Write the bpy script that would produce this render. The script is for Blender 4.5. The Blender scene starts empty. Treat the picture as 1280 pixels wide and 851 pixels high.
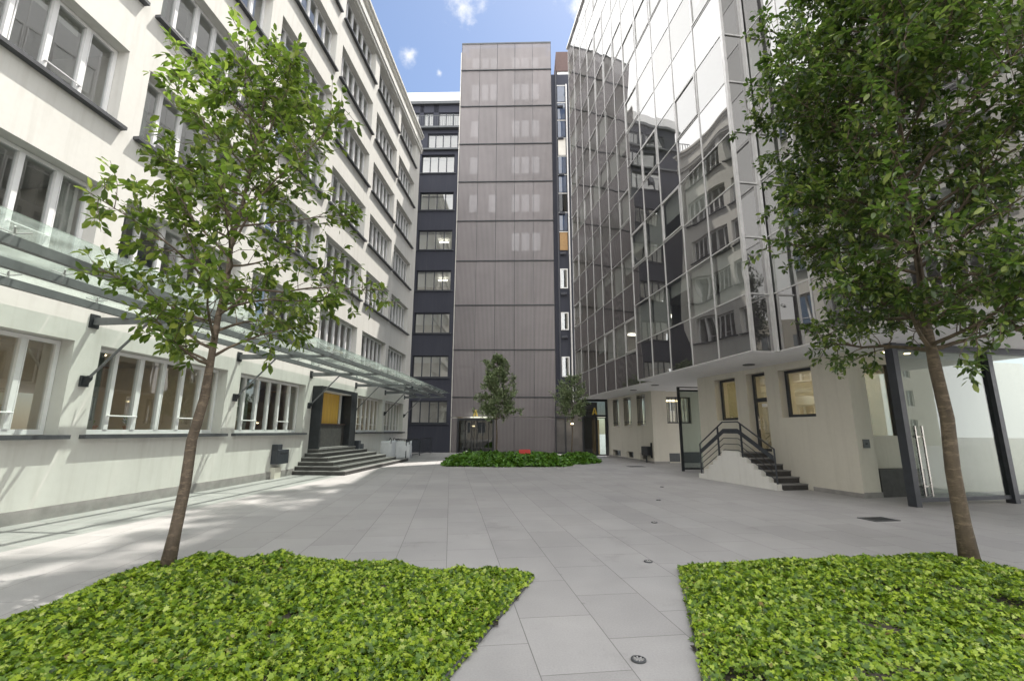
import bpy, math, random
import numpy as np
from mathutils import Matrix, Vector
R=math.radians
random.seed(7); rng=np.random.default_rng(11)
sc=bpy.context.scene; COL=sc.collection

# ------------------------------------------------------------------ helpers
class MB:
    """collects faces; build() links them as ONE mesh object"""
    def __init__(s,M=None): s.v=[]; s.f=[]; s.M=M
    def add(s,vs,fs):
        b=len(s.v)
        for p in vs:
            p=Vector(p)
            s.v.append(tuple(s.M@p) if s.M is not None else tuple(p))
        s.f+= [tuple(b+i for i in f) for f in fs]; return s
    def box(s,x0,x1,y0,y1,z0,z1):
        if x0>x1:x0,x1=x1,x0
        if y0>y1:y0,y1=y1,y0
        if z0>z1:z0,z1=z1,z0
        return s.add([(x0,y0,z0),(x1,y0,z0),(x1,y1,z0),(x0,y1,z0),(x0,y0,z1),(x1,y0,z1),(x1,y1,z1),(x0,y1,z1)],
            [(0,3,2,1),(4,5,6,7),(0,1,5,4),(1,2,6,5),(2,3,7,6),(3,0,4,7)])
    def bbox(s,x0,x1,y0,y1,z0,z1,b=.02):
        """box with chamfered vertical and top edges"""
        if x0>x1:x0,x1=x1,x0
        if y0>y1:y0,y1=y1,y0
        ring=[(x0+b,y0),(x1-b,y0),(x1,y0+b),(x1,y1-b),(x1-b,y1),(x0+b,y1),(x0,y1-b),(x0,y0+b)]
        cx,cy=(x0+x1)/2,(y0+y1)/2
        def sh(p): return (p[0]+(b if p[0]<cx else -b),p[1]+(b if p[1]<cy else -b))
        vs=[(x,y,z0) for x,y in ring]+[(x,y,z1-b) for x,y in ring]+[(*sh(p),z1) for p in ring]
        n=8; fs=[tuple(range(n-1,-1,-1)),tuple(range(2*n,3*n))]
        for k in range(2):
            for i in range(n):
                j=(i+1)%n; fs.append((k*n+i,k*n+j,(k+1)*n+j,(k+1)*n+i))
        return s.add(vs,fs)
    def prism(s,poly,z0,z1):
        n=len(poly)
        vs=[(x,y,z0) for x,y in poly]+[(x,y,z1) for x,y in poly]
        fs=[tuple(range(n-1,-1,-1)),tuple(range(n,2*n))]+[(i,(i+1)%n,n+(i+1)%n,n+i) for i in range(n)]
        return s.add(vs,fs)
    def prism_x(s,poly,x0,x1):
        """poly in (y,z), extruded along x"""
        n=len(poly)
        vs=[(x0,y,z) for y,z in poly]+[(x1,y,z) for y,z in poly]
        fs=[tuple(range(n-1,-1,-1)),tuple(range(n,2*n))]+[(i,(i+1)%n,n+(i+1)%n,n+i) for i in range(n)]
        return s.add(vs,fs)
    def prism_y(s,poly,y0,y1):
        n=len(poly)
        vs=[(x,y0,z) for x,z in poly]+[(x,y1,z) for x,z in poly]
        fs=[tuple(range(n)),tuple(range(2*n-1,n-1,-1))]+[((i+1)%n,i,n+i,n+(i+1)%n) for i in range(n)]
        return s.add(vs,fs)
    def tube(s,pts,rad,n=6,cap=True):
        pts=[Vector(p) for p in pts]
        if not hasattr(rad,'__len__'): rad=[rad]*len(pts)
        vs=[];prev=None
        for i,p in enumerate(pts):
            t=(pts[min(i+1,len(pts)-1)]-pts[max(i-1,0)])
            if t.length<1e-9: t=Vector((0,0,1))
            t.normalize()
            if prev is None:
                a=Vector((1,0,0)) if abs(t.x)<.8 else Vector((0,1,0))
                u=t.cross(a).normalized()
            else:
                u=(prev-t*prev.dot(t)).normalized()
            prev=u; w=t.cross(u)
            for k in range(n):
                an=2*math.pi*k/n
                vs.append(p+(u*math.cos(an)+w*math.sin(an))*rad[i])
        fs=[]
        for i in range(len(pts)-1):
            for k in range(n):
                fs.append((i*n+k,i*n+(k+1)%n,(i+1)*n+(k+1)%n,(i+1)*n+k))
        if cap: fs+= [tuple(range(n-1,-1,-1)),tuple(range((len(pts)-1)*n,len(pts)*n))]
        return s.add(vs,fs)
    def bar(s,p0,p1,w,h):
        """rectangular bar between two points (w sideways, h up)"""
        p0,p1=Vector(p0),Vector(p1); t=(p1-p0).normalized()
        up=Vector((0,0,1)) if abs(t.z)<.95 else Vector((0,1,0))
        a=t.cross(up).normalized()*w/2; b=a.cross(t).normalized()*h/2
        vs=[p0-a-b,p0+a-b,p0+a+b,p0-a+b,p1-a-b,p1+a-b,p1+a+b,p1-a+b]
        return s.add(vs,[(0,3,2,1),(4,5,6,7),(0,1,5,4),(1,2,6,5),(2,3,7,6),(3,0,4,7)])
    def disc(s,c,r,z0,z1,n=20):
        return s.prism([(c[0]+r*math.cos(2*math.pi*i/n),c[1]+r*math.sin(2*math.pi*i/n)) for i in range(n)],z0,z1)
    def build(s,name,mat,parent=None,smooth=False):
        me=bpy.data.meshes.new(name); me.from_pydata(s.v,[],s.f); me.update()
        if smooth:
            for p in me.polygons: p.use_smooth=True
        return link(name,me,mat,parent)
def link(name,me,mat,parent=None):
    o=bpy.data.objects.new(name,me); COL.objects.link(o)
    if mat is not None: me.materials.append(mat)
    if parent is not None: o.parent=parent
    return o
def np_mesh(name,verts,sizes,loops,mat,parent=None,smooth=False):
    me=bpy.data.meshes.new(name)
    me.vertices.add(len(verts)); me.vertices.foreach_set('co',np.asarray(verts,np.float32).ravel())
    me.loops.add(len(loops)); me.loops.foreach_set('vertex_index',np.asarray(loops,np.int32))
    st=np.concatenate([[0],np.cumsum(sizes)[:-1]]).astype(np.int32)
    me.polygons.add(len(sizes)); me.polygons.foreach_set('loop_start',st)
    if smooth: me.polygons.foreach_set('use_smooth',np.ones(len(sizes),bool))
    me.update(calc_edges=True); me.validate()
    return link(name,me,mat,parent)
def tag(o,label=None,cat=None,group=None,kind=None):
    if label:o['label']=label
    if cat:o['category']=cat
    if group:o['group']=group
    if kind:o['kind']=kind
    return o
def thing(name,loc,rz,label,cat,group=None):
    o=bpy.data.objects.new(name,None); COL.objects.link(o)
    o.location=loc; o.rotation_euler=(0,0,rz); o.empty_display_size=.3
    return tag(o,label,cat,group)
def copy_tree(o,parent=None):
    c=o.copy(); COL.objects.link(c)
    if parent is not None:
        c.parent=parent
    for ch in list(o.children): copy_tree(ch,c)
    return c

# ------------------------------------------------------------------ materials
class NT:
    def __init__(s,name):
        s.m=bpy.data.materials.new(name); s.m.use_nodes=True; s.t=s.m.node_tree; s.t.nodes.clear()
        s.out=s.n('ShaderNodeOutputMaterial')
    def n(s,typ,**kw):
        x=s.t.nodes.new(typ)
        for k,v in kw.items():
            if k.startswith('i_'):
                key=k[2:]
                x.inputs[int(key) if key.isdigit() else key.replace('_',' ')].default_value=v
            else: setattr(x,k,v)
        return x
    def l(s,a,b): s.t.links.new(a,b)
    def coords(s,scale=(1,1,1),kind='Object',rot=(0,0,0)):
        tc=s.n('ShaderNodeTexCoord'); mp=s.n('ShaderNodeMapping'); mp.inputs['Scale'].default_value=scale; mp.inputs['Rotation'].default_value=rot
        s.l(tc.outputs[kind],mp.inputs['Vector']); return mp.outputs[0]
    def noise(s,vec,scale,detail=4,rough=.55):
        x=s.n('ShaderNodeTexNoise'); x.inputs['Scale'].default_value=scale; x.inputs['Detail'].default_value=detail; x.inputs['Roughness'].default_value=rough
        if vec is not None: s.l(vec,x.inputs['Vector'])
        return x.outputs['Fac']
    def ramp(s,fac,stops):
        r=s.n('ShaderNodeValToRGB'); e=r.color_ramp.elements
        while len(e)<len(stops): e.new(.5)
        for i,(p,c) in enumerate(stops):
            e[i].position=p; e[i].color=(*c,1) if len(c)==3 else c
        s.l(fac,r.inputs[0]); return r.outputs[0]
    def mix(s,fac,a,b,mode='MIX'):
        x=s.n('ShaderNodeMix',data_type='RGBA',blend_type=mode)
        for sock,val in ((x.inputs[0],fac),(x.inputs[6],a),(x.inputs[7],b)):
            if isinstance(val,(int,float)): sock.default_value=val
            elif isinstance(val,tuple): sock.default_value=(*val,1) if len(val)==3 else val
            else: s.l(val,sock)
        return x.outputs[2]
    def math(s,op,a,b=0.,c=None):
        x=s.n('ShaderNodeMath',operation=op)
        for i,v in enumerate((a,b,c)):
            if v is None: continue
            if isinstance(v,(int,float)): x.inputs[i].default_value=v
            else: s.l(v,x.inputs[i])
        return x.outputs[0]
    def bump(s,h,strength=.2,dist=.01):
        b=s.n('ShaderNodeBump'); b.inputs['Strength'].default_value=strength; b.inputs['Distance'].default_value=dist
        s.l(h,b.inputs['Height']); return b.outputs[0]
    def principled(s,color,rough=.6,metal=0.,ior=1.5,normal=None,spec=None):
        p=s.n('ShaderNodeBsdfPrincipled')
        for k,v in (('Base Color',color),('Roughness',rough),('Metallic',metal),('IOR',ior),('Normal',normal),('Specular IOR Level',spec)):
            if v is None: continue
            if isinstance(v,(int,float)): p.inputs[k].default_value=v
            elif isinstance(v,tuple): p.inputs[k].default_value=(*v,1)
            else: s.l(v,p.inputs[k])
        return p
    def done(s,shader):
        s.l(shader.outputs[0] if hasattr(shader,'outputs') else shader,s.out.inputs[0]); return s.m

def mat_plain(name,col,rough=.6,metal=0.,var=.12,scale=6.,bump=.0,bscale=60.):
    t=NT(name); v=t.coords()
    f=t.noise(v,scale,5)
    a=tuple(c*(1-var) for c in col); b=tuple(min(1,c*(1+var)) for c in col)
    c=t.ramp(f,[(.3,a),(.7,b)])
    nm=t.bump(t.noise(v,bscale,3),bump,.01) if bump else None
    r=t.ramp(t.noise(v,scale*2.3,3),[(.3,(max(0,rough-.08),)*3),(.7,(min(1,rough+.08),)*3)])
    return t.done(t.principled(c,r,metal,normal=nm))
def mat_stucco(name,col,dirt=(.55,.52,.46)):
    t=NT(name); v=t.coords()
    n1=t.noise(v,.7,5,.6); n2=t.noise(v,9,4)
    base=t.ramp(n1,[(.25,tuple(c*.93 for c in col)),(.75,col)])
    base=t.mix(.06,base,t.ramp(n2,[(.3,(.4,.4,.38)),(.7,(1,1,1))]),'MULTIPLY')
    # rain streaks: noise stretched in z
    vs=t.coords((3.2,3.2,.22)); st=t.noise(vs,1.6,4,.6)
    stf=t.ramp(st,[(.5,(0,0,0)),(.75,(.26,.26,.26))])
    base=t.mix(stf,base,dirt)
    nm=t.bump(t.noise(v,85,3),.16,.006)
    return t.done(t.principled(base,.85,normal=nm,spec=.25))
def mat_paving():
    t=NT('paving')
    v=t.coords(rot=(0,0,R(-97.5)))
    br=t.n('ShaderNodeTexBrick'); t.l(v,br.inputs['Vector'])
    br.offset=.5; br.inputs['Scale'].default_value=1.; br.inputs['Brick Width'].default_value=.9; br.inputs['Row Height'].default_value=.6
    br.inputs['Mortar Size'].default_value=.0035; br.inputs['Mortar Smooth'].default_value=.1; br.inputs['Bias'].default_value=0.
    br.inputs['Color1'].default_value=(.315,.307,.303,1); br.inputs['Color2'].default_value=(.357,.349,.344,1); br.inputs['Mortar'].default_value=(.16,.155,.15,1)
    w=t.coords(); n1=t.noise(w,.35,5,.6); n2=t.noise(w,70,3,.7); n3=t.noise(w,2.6,5,.65)
    c=t.mix(.9,br.outputs['Color'],t.ramp(n1,[(.3,(.84,.84,.85)),(.7,(1.07,1.06,1.05))]),'MULTIPLY')
    c=t.mix(.8,c,t.ramp(n2,[(.25,(.84,.84,.84)),(.75,(1.12,1.12,1.12))]),'MULTIPLY')
    c=t.mix(.7,c,t.ramp(n3,[(.3,(.9,.9,.9)),(.65,(1.04,1.04,1.04))]),'MULTIPLY')
    vo=t.n('ShaderNodeTexVoronoi'); vo.inputs['Scale'].default_value=2.1; t.l(w,vo.inputs['Vector'])
    sp=t.ramp(vo.outputs['Distance'],[(.028,(.62,.62,.62)),(.045,(1,1,1))]); c=t.mix(.55,c,sp,'MULTIPLY')
    n4=t.noise(w,1.1,6,.7); c=t.mix(1.,c,t.ramp(n4,[(.3,(.86,.86,.855)),(.42,(1,1,1))]),'MULTIPLY')
    h=t.math('SUBTRACT',t.math('MULTIPLY',n2,.15),t.math('MULTIPLY',br.outputs['Fac'],1.))
    nm=t.bump(h,.35,.004)
    r=t.ramp(n3,[(.3,(.52,)*3),(.7,(.72,)*3)])
    return t.done(t.principled(c,r,normal=nm,spec=.4))
def thin_fresnel(t,ior):
    """the same reflectance from both sides of a thin pane"""
    fr=t.n('ShaderNodeFresnel'); ge=t.n('ShaderNodeNewGeometry')
    m=t.n('ShaderNodeMix',data_type='FLOAT'); m.inputs[2].default_value=ior; m.inputs[3].default_value=1/ior
    t.l(ge.outputs['Backfacing'],m.inputs[0]); t.l(m.outputs[0],fr.inputs[0]); return fr
def mat_glass(name,ior,tint,rough=0.,base=None,refl=(1,1,1)):
    """reflective pane: Fresnel mix of a mirror coat over a see-through (or opaque back-painted) body"""
    t=NT(name)
    fr=thin_fresnel(t,ior)
    g=t.n('ShaderNodeBsdfGlossy'); g.inputs['Roughness'].default_value=rough; g.inputs['Color'].default_value=(*refl,1)
    if base is None:
        b=t.n('ShaderNodeBsdfTransparent'); b.inputs[0].default_value=(*tint,1)
    else:
        v=t.coords(); c=t.ramp(t.noise(v,3,3),[(.3,tuple(x*.8 for x in base)),(.7,tuple(x*1.2 for x in base))])
        b=t.principled(c,.5,spec=.2)
    m=t.n('ShaderNodeMixShader'); t.l(fr.outputs[0],m.inputs[0]); t.l(b.outputs[0],m.inputs[1]); t.l(g.outputs[0],m.inputs[2])
    return t.done(m)
def mat_mesh():
    t=NT('perforated_mesh')
    v=t.coords()
    w=t.n('ShaderNodeTexWave',wave_type='BANDS',bands_direction='X'); w.inputs['Scale'].default_value=3.4; w.inputs['Distortion'].default_value=.15; w.inputs['Detail'].default_value=1.
    t.l(v,w.inputs['Vector'])
    n1=t.noise(v,.55,4); vv=t.coords((6,6,.35)); n2=t.noise(vv,1.3,4,.65)
    oi=t.n('ShaderNodeObjectInfo')
    c=t.ramp(w.outputs['Fac'],[(.0,(.15,.136,.138)),(.6,(.235,.214,.215)),(1.,(.31,.285,.285))])
    c=t.mix(.8,c,t.ramp(n2,[(.25,(.965,.965,.965)),(.75,(1.02,1.02,1.02))]),'MULTIPLY')
    c=t.mix(.8,c,t.ramp(n1,[(.3,(.9,.9,.9)),(.7,(1.08,1.08,1.08))]),'MULTIPLY')
    c=t.mix(.8,c,t.ramp(oi.outputs['Random'],[(0.,(.9,.9,.9)),(1.,(1.08,1.07,1.07))]),'MULTIPLY')
    p=t.principled(c,.42,.25,normal=t.bump(w.outputs['Fac'],.4,.01))
    tr=t.n('ShaderNodeBsdfTransparent'); m=t.n('ShaderNodeMixShader'); m.inputs[0].default_value=.30
    t.l(p.outputs[0],m.inputs[1]); t.l(tr.outputs[0],m.inputs[2]); return t.done(m)
def mat_leaf(name,stops,trans=.35,rough=.38,tcol=(.30,.48,.06)):
    t=NT(name); g=t.n('ShaderNodeNewGeometry')
    c=t.ramp(g.outputs['Random Per Island'],stops)
    v=t.coords(); c=t.mix(.55,c,t.ramp(t.noise(v,1.7,3),[(.3,(.72,.74,.7)),(.7,(1.15,1.12,1.05))]),'MULTIPLY')
    p=t.principled(c,rough,spec=.45)
    tl=t.n('ShaderNodeBsdfTranslucent'); t.l(t.mix(.55,c,tcol),tl.inputs[0])
    m=t.n('ShaderNodeMixShader'); m.inputs[0].default_value=trans
    t.l(p.outputs[0],m.inputs[1]); t.l(tl.outputs[0],m.inputs[2]); return t.done(m)
def mat_bark(name,a,b):
    t=NT(name); v=t.coords((1,1,.35)); n=t.noise(v,14,6,.65)
    vr=t.coords((1,1,3.2)); n2=t.noise(vr,9,4,.7)
    c=t.ramp(n,[(.3,a),(.7,b)]); c=t.mix(t.ramp(n2,[(.52,(0,0,0)),(.62,(.5,.5,.5))]),c,tuple(x*1.7 for x in b))
    return t.done(t.principled(c,.85,normal=t.bump(n2,.6,.012)))
def mat_emit(name,col,st):
    t=NT(name); e=t.n('ShaderNodeEmission'); e.inputs[0].default_value=(*col,1); e.inputs[1].default_value=st; return t.done(e)
def mat_wood(name,a,b):
    t=NT(name); v=t.coords((1,1,.12)); n=t.noise(v,9,5,.6); return t.done(t.principled(t.ramp(n,[(.3,a),(.7,b)]),.5))

M={}
M['stucco']=mat_stucco('white_stucco',(.66,.65,.615),(.37,.345,.30))
M['cream']=mat_stucco('cream_stucco',(.66,.63,.55),(.42,.39,.33))
M['soffit']=mat_plain('soffit_paint',(.74,.74,.75),.7,var=.03)
M['plinth']=mat_plain('plinth_stone',(.27,.26,.25),.75,var=.2,scale=4,bump=.2)
M['sill']=mat_plain('sill_slate',(.06,.063,.07),.5,var=.2)
M['white']=mat_plain('white_frame',(.78,.78,.78),.4,var=.03)
M['alu']=mat_plain('aluminium',(.56,.55,.54),.38,.4,var=.08)
M['dark']=mat_plain('dark_steel',(.03,.033,.037),.45,.3,var=.2)
M['darkgrey']=mat_plain('grey_steel',(.085,.09,.095),.45,.35,var=.15)
M['anthracite']=mat_plain('anthracite_frame',(.045,.05,.06),.4,.2,var=.15)
M['blue']=mat_stucco('dark_blue_render',(.052,.055,.072),(.09,.09,.1))
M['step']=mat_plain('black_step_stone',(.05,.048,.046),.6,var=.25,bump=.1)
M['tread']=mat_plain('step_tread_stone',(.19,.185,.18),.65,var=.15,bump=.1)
M['paving']=mat_paving()
M['mesh']=mat_mesh()
M['glass']=mat_glass('window_glass',2.5,(.72,.75,.74))
M['vision']=mat_glass('curtain_vision_glass',3.1,(.58,.6,.59),refl=(.97,.96,.94))
M['spandrel']=mat_glass('curtain_spandrel_glass',3.4,(0,0,0),base=(.03,.028,.03),refl=(.97,.96,.94))
def mat_canopy():
    t=NT('canopy_glass'); fr=thin_fresnel(t,1.35)
    g=t.n('ShaderNodeBsdfGlossy'); g.inputs['Roughness'].default_value=.05
    tr=t.n('ShaderNodeBsdfTransparent'); tr.inputs[0].default_value=(.86,.92,.89,1)
    v=t.coords(); du=t.n('ShaderNodeBsdfTranslucent'); du.inputs[0].default_value=(.75,.82,.78,1)
    a=t.n('ShaderNodeMixShader'); t.l(t.ramp(t.noise(v,2.2,5),[(.3,(.04,)*3),(.75,(.2,)*3)]),a.inputs[0]); t.l(tr.outputs[0],a.inputs[1]); t.l(du.outputs[0],a.inputs[2])
    m=t.n('ShaderNodeMixShader'); t.l(fr.outputs[0],m.inputs[0]); t.l(a.outputs[0],m.inputs[1]); t.l(g.outputs[0],m.inputs[2]); return t.done(m)
M['canopyglass']=mat_canopy()
M['shopglass']=mat_glass('entrance_glass',1.7,(.66,.71,.69))
M['darkglass']=mat_glass('dark_glass',1.6,(.35,.37,.38))
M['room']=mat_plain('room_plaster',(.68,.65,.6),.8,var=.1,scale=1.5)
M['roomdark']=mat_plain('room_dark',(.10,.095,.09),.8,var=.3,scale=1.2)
M['roombrown']=mat_plain('room_brown',(.42,.29,.18),.7,var=.3,scale=1.2)
M['ceil']=mat_plain('ceiling_white',(.7,.7,.68),.8,var=.03)
M['blind']=mat_plain('blind_fabric',(.62,.62,.58),.8,var=.05)
M['curtaingrey']=mat_plain('grey_curtain',(.25,.28,.25),.85,var=.1)
M['lamp']=mat_emit('ceiling_lamp_light',(1,.93,.78),3.)
M['warm']=mat_emit('warm_lamp_light',(1,.76,.42),7.)
M['slit']=mat_emit('slit_lamp_light',(1,.78,.45),1.6)
M['canopysteel']=mat_plain('canopy_steel',(.15,.155,.16),.5,.2,var=.15)
M['glowpane']=mat_emit('pane_sky_glow',(.93,.93,.95),.62)  # glow put into tower panes for mirrored and seen-through sky
M['yellow']=mat_wood('yellow_panel',(.62,.36,.05),(.72,.46,.09))
M['gold']=mat_plain('gold_leaf',(.85,.62,.12),.35,.6,var=.08)
M['wood']=mat_wood('pale_wood',(.5,.34,.17),(.62,.44,.24))
M['soil']=mat_plain('soil',(.035,.028,.02),.95,var=.5,scale=25,bump=.6,bscale=50)
M['bark']=mat_bark('bark_brown',(.055,.042,.03),(.12,.092,.062))
M['barkl']=mat_bark('bark_reddish',(.06,.046,.035),(.15,.115,.085))
M['ivy']=mat_leaf('ivy_leaf',[(0,(.025,.06,.006)),(.25,(.085,.17,.010)),(.6,(.21,.32,.016)),(.9,(.36,.47,.04)),(.985,(.44,.52,.15)),(1,(.2,.13,.05))],.3,.42)
M['ivyfar']=mat_leaf('ivy_far_leaf',[(0,(.04,.10,.015)),(.5,(.08,.2,.022)),(1,(.13,.28,.035))],.3,.4)
M['leafl']=mat_leaf('leaf_left',[(0,(.02,.042,.011)),(.38,(.06,.105,.017)),(.72,(.15,.21,.03)),(1,(.32,.36,.08))],.46,.33)
M['leafr']=mat_leaf('leaf_right',[(0,(.014,.03,.01)),(.4,(.036,.068,.016)),(.72,(.1,.15,.028)),(1,(.26,.31,.08))],.36,.3,(.2,.36,.05))
M['leafs']=mat_leaf('leaf_small',[(0,(.13,.19,.09)),(.6,(.26,.33,.17)),(1,(.40,.46,.28))],.38,.4,(.14,.2,.06))
M['bag']=mat_plain('bag_fabric',(.66,.66,.68),.8,var=.06,bump=.3,bscale=40)
M['red']=mat_plain('red_sign',(.55,.05,.045),.5)
M['brass']=mat_plain('steel_handle',(.55,.53,.5),.25,.9,var=.05)
M['terracotta']=mat_plain('terracotta',(.42,.17,.08),.8)
M['pipe']=mat_plain('dark_pipe',(.045,.048,.06),.5,.2)
M['bluepanel']=mat_glass('blue_spandrel',1.9,(0,0,0),base=(.03,.05,.10))
M['amberpanel']=mat_plain('amber_panel',(.34,.2,.08),.5)
M['brownroof']=mat_plain('brown_roof',(.11,.07,.065),.7)

# ------------------------------------------------------------------ ground
g=MB().add([(-160,-120,0),(160,-120,0),(160,200,0),(-160,200,0)],[(0,1,2,3)]).build('ground',M['paving'])
tag(g,'grey granite slab paving covering the whole courtyard','paving',kind='structure')

# ------------------------------------------------------------------ left white building
LB=thing('white_office_building',(-7.77,10.6,0),R(-3.5),'white rendered seven storey office block along the left of the courtyard','building')
sills=[1.39,4.45,7.47,10.46,13.32,16.22,19.15]; WH=1.68
cols=[(-14.4,-10.75),(-10.25,-6.6),(-6.08,-2.46),(-1.95,1.70),(2.25,5.90),(6.45,10.10),(10.70,14.12),(14.55,17.92)]
Y0,Y1=-16.,19.; TH=.34
PORT=(6.42,9.75)
wall=MB()
def levels():
    zs=[0.]
    for s in sills: zs+= [s,s+WH]
    return zs+[22.2]
zs=levels()
for i in range(0,len(zs)-1):
    z0,z1=zs[i],zs[i+1]
    if i%2==0:   # spandrel
        if i==0:
            wall.box(-TH,0,Y0,PORT[0],z0,z1); wall.box(-TH,0,PORT[1],Y1,z0,z1)
        else: wall.box(-TH,0,Y0,Y1,z0,z1)
    else:
        y=Y0
        for k,(a,b) in enumerate(cols):
            if i==1 and k==5: a,b=PORT
            wall.box(-TH,0,y,a,z0,z1); y=b
        wall.box(-TH,0,y,Y1,z0,z1)
wall.box(-9,-TH,Y1-.34,Y1,0,22.2)      # far gable
wall.build('wall',M['stucco'],LB)
MB().box(.0,.035,Y0,5.5,0,.21).box(.0,.035,13.1,Y1,0,.21).build('plinth',M['plinth'],LB)
co=MB()
co.box(0.002,.12,Y0,Y1+.1,20.93,21.12).box(.002,.17,Y0,Y1+.1,21.12,21.25).box(0.002,.10,Y0,Y1+.1,21.25,21.6).box(-.3,.2,Y0,Y1+.15,22.2,22.34).box(-.3,.12,Y0,Y1+.1,22.02,22.198)
co.build('cornice',M['stucco'],LB)
MB().box(-9,-.3,Y0,Y1,22.2,22.3).build('roof',M['plinth'],LB)
# rooms behind the windows
rm=MB()
for s in sills: rm.box(-5,-TH-.01,Y0,Y1-.4,s-1.2,s-.92)
rm.build('floor_slab',M['ceil'],LB)
MB().box(-5.1,-5.0,Y0,Y1-.4,3.3,22).build('rear_wall',M['room'],LB)
MB().box(-4.1,-4.0,Y0,Y1-.4,0.3,3.25).build('lobby_wall',M['roombrown'],LB)
for yy in (-10.5,-2.2,2.0,10.45,14.34):
    pt=MB()
    for k in range(len(sills)): pt.box(-5,-TH-.02,yy-.06,yy+.06,sills[k]-.92,sills[k]+1.78)
    pt.build('partition',M['room'],LB)
for yy in (-8.5,-4.2,-.1,4.1,12.4,16.2):
    MB().box(-2.4,-2.0,yy-.25,yy+.25,3.22,3.25).build('lobby_glow',M['warm'],LB)  # glowing panels added to brighten the ground floor rooms
# fluorescent lamps in the upper rooms
def window_frame(w,h,n=6,depth=.08,fr=.07,mu=.055):
    f=MB()
    f.box(-depth,0,0,fr,0,h).box(-depth,0,w-fr,w,0,h).box(-depth,0,fr,w-fr,0,fr+.02).box(-depth,0,fr,w-fr,h-fr,h)
    pw=w/n
    for i in range(1,n):
        m=mu*(1.55 if i in (1,2,4,5) else 1.15)
        f.box(-depth-.002,.012,i*pw-m/2,i*pw+m/2,fr+.02,h-fr)
    for i in (1,4):
        f.tube([(.05,i*pw-.03,.36),(.05,(i+1)*pw+.03,.36)],.014,6)
        f.box(.0,.05,i*pw-.02,i*pw+.02,.35,.37); f.box(.0,.05,(i+1)*pw-.02,(i+1)*pw+.02,.35,.37)
    # inner sashes of two casements
    for i in (0,2,3,5):
        f.box(-depth+.01,.004,i*pw+.055,i*pw+.075,.09,h-.07)
    return f
def pane_mesh(w,h,n,x,amp=.004):
    f=MB(); pw=w/n
    for i in range(n):
        a,b=i*pw+.02,(i+1)*pw-.02
        t1,t2=random.uniform(-amp,amp),random.uniform(-amp,amp)
        f.add([(x+t1,a,.05),(x-t2,b,.05),(x-t1,b,h-.05),(x+t2,a,h-.05)],[(0,1,2,3)])
    return f
for fl,s in enumerate(sills):
    for k,(a,b) in enumerate(cols):
        if k==0 and fl<5: continue
        if fl==0 and k==5: continue
        w=b-a
        f=window_frame(w-.02,WH-.02).build('window',M['white'],LB); f.location=(-.25,a+.01,s+.01)
        p=pane_mesh(w,WH,6,-.045).build('pane',M['glass'],f)
        MB().box(-.09+.25,.13+.25,-.13,w+.11,-.075,-.005).box(.002,.16,.0,w,-.06,-.004).build('sill',M['sill'],f)
        if random.random()<.5:
            n=random.choice((1,1,2)); st=random.choice((0,4,5)) ; pw=w/6
            cu=MB(); x=-.25
            e=min(6,st+n)
            seg=14; y0,y1=st*pw+.05,e*pw-.05
            pts=[(x+.03*math.sin(j*1.9),y0+(y1-y0)*j/seg) for j in range(seg+1)]
            for j in range(seg):
                cu.add([(*pts[j],.05),(*pts[j+1],.05),(*pts[j+1],WH-.05),(*pts[j],WH-.05)],[(0,1,2,3)])
            cu.build('curtain',random.choice((M['curtaingrey'],M['blind'],M['curtaingrey'])),f)
        if fl>0 and random.random()<.35:
            dz=random.uniform(.25,.75)
            MB().box(-.2,-.19,w/6*1+.04,w/6*random.choice((3,4,5))-.04,WH-dz,WH-.06).build('blind',M['blind'],f)
# portal with counter, panels
px=.37
po=MB()
po.box(-.3,px,PORT[0]+.005,PORT[0]+.12,.812,3.1).box(-.3,px,9.12,PORT[1]-.005,.812,3.1).box(-.3,px,PORT[0]+.12,9.12,2.97,3.1)
PO=po.build('entrance_portal',M['dark'],LB)
MB().box(-.02,px-.03,PORT[0]+.122,9.118,2.93,2.968).build('ceiling',M['ceil'],PO)
MB().box(-.02,px+.0,PORT[0]+.122,9.118,.812,.85).build('threshold',M['tread'],PO)
MB().box(.06,.13,PORT[0]+.122,9.118,.852,1.70).build('counter',M['step'],PO)
MB().box(.03,.17,PORT[0]+.122,9.118,1.702,1.735).build('counter_top',M['brownroof'],PO)
yp=MB(); seg=14
for j in range(seg):
    y0=PORT[0]+.13+2.27*j/seg; y1=PORT[0]+.13+2.27*(j+1)/seg
    yp.add([(-.04+.012*(j%2),y0,.86),(-.04+.012*((j+1)%2),y1,.86),(-.04+.012*((j+1)%2),y1,2.92),(-.04+.012*(j%2),y0,2.92)],[(0,1,2,3)])
yp.build('yellow_curtain',M['yellow'],PO)
MB().box(-.05,0.,8.86,8.98,.86,2.928).build('door_jamb',M['white'],PO)
MB().box(-.05,-.01,8.982,9.118,.86,2.928).build('side_panel',M['dark'],PO)
MB().box(-.32,-.302,PORT[0],PORT[1],.8,3.12).build('back_panel',M['roomdark'],PO)
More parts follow.
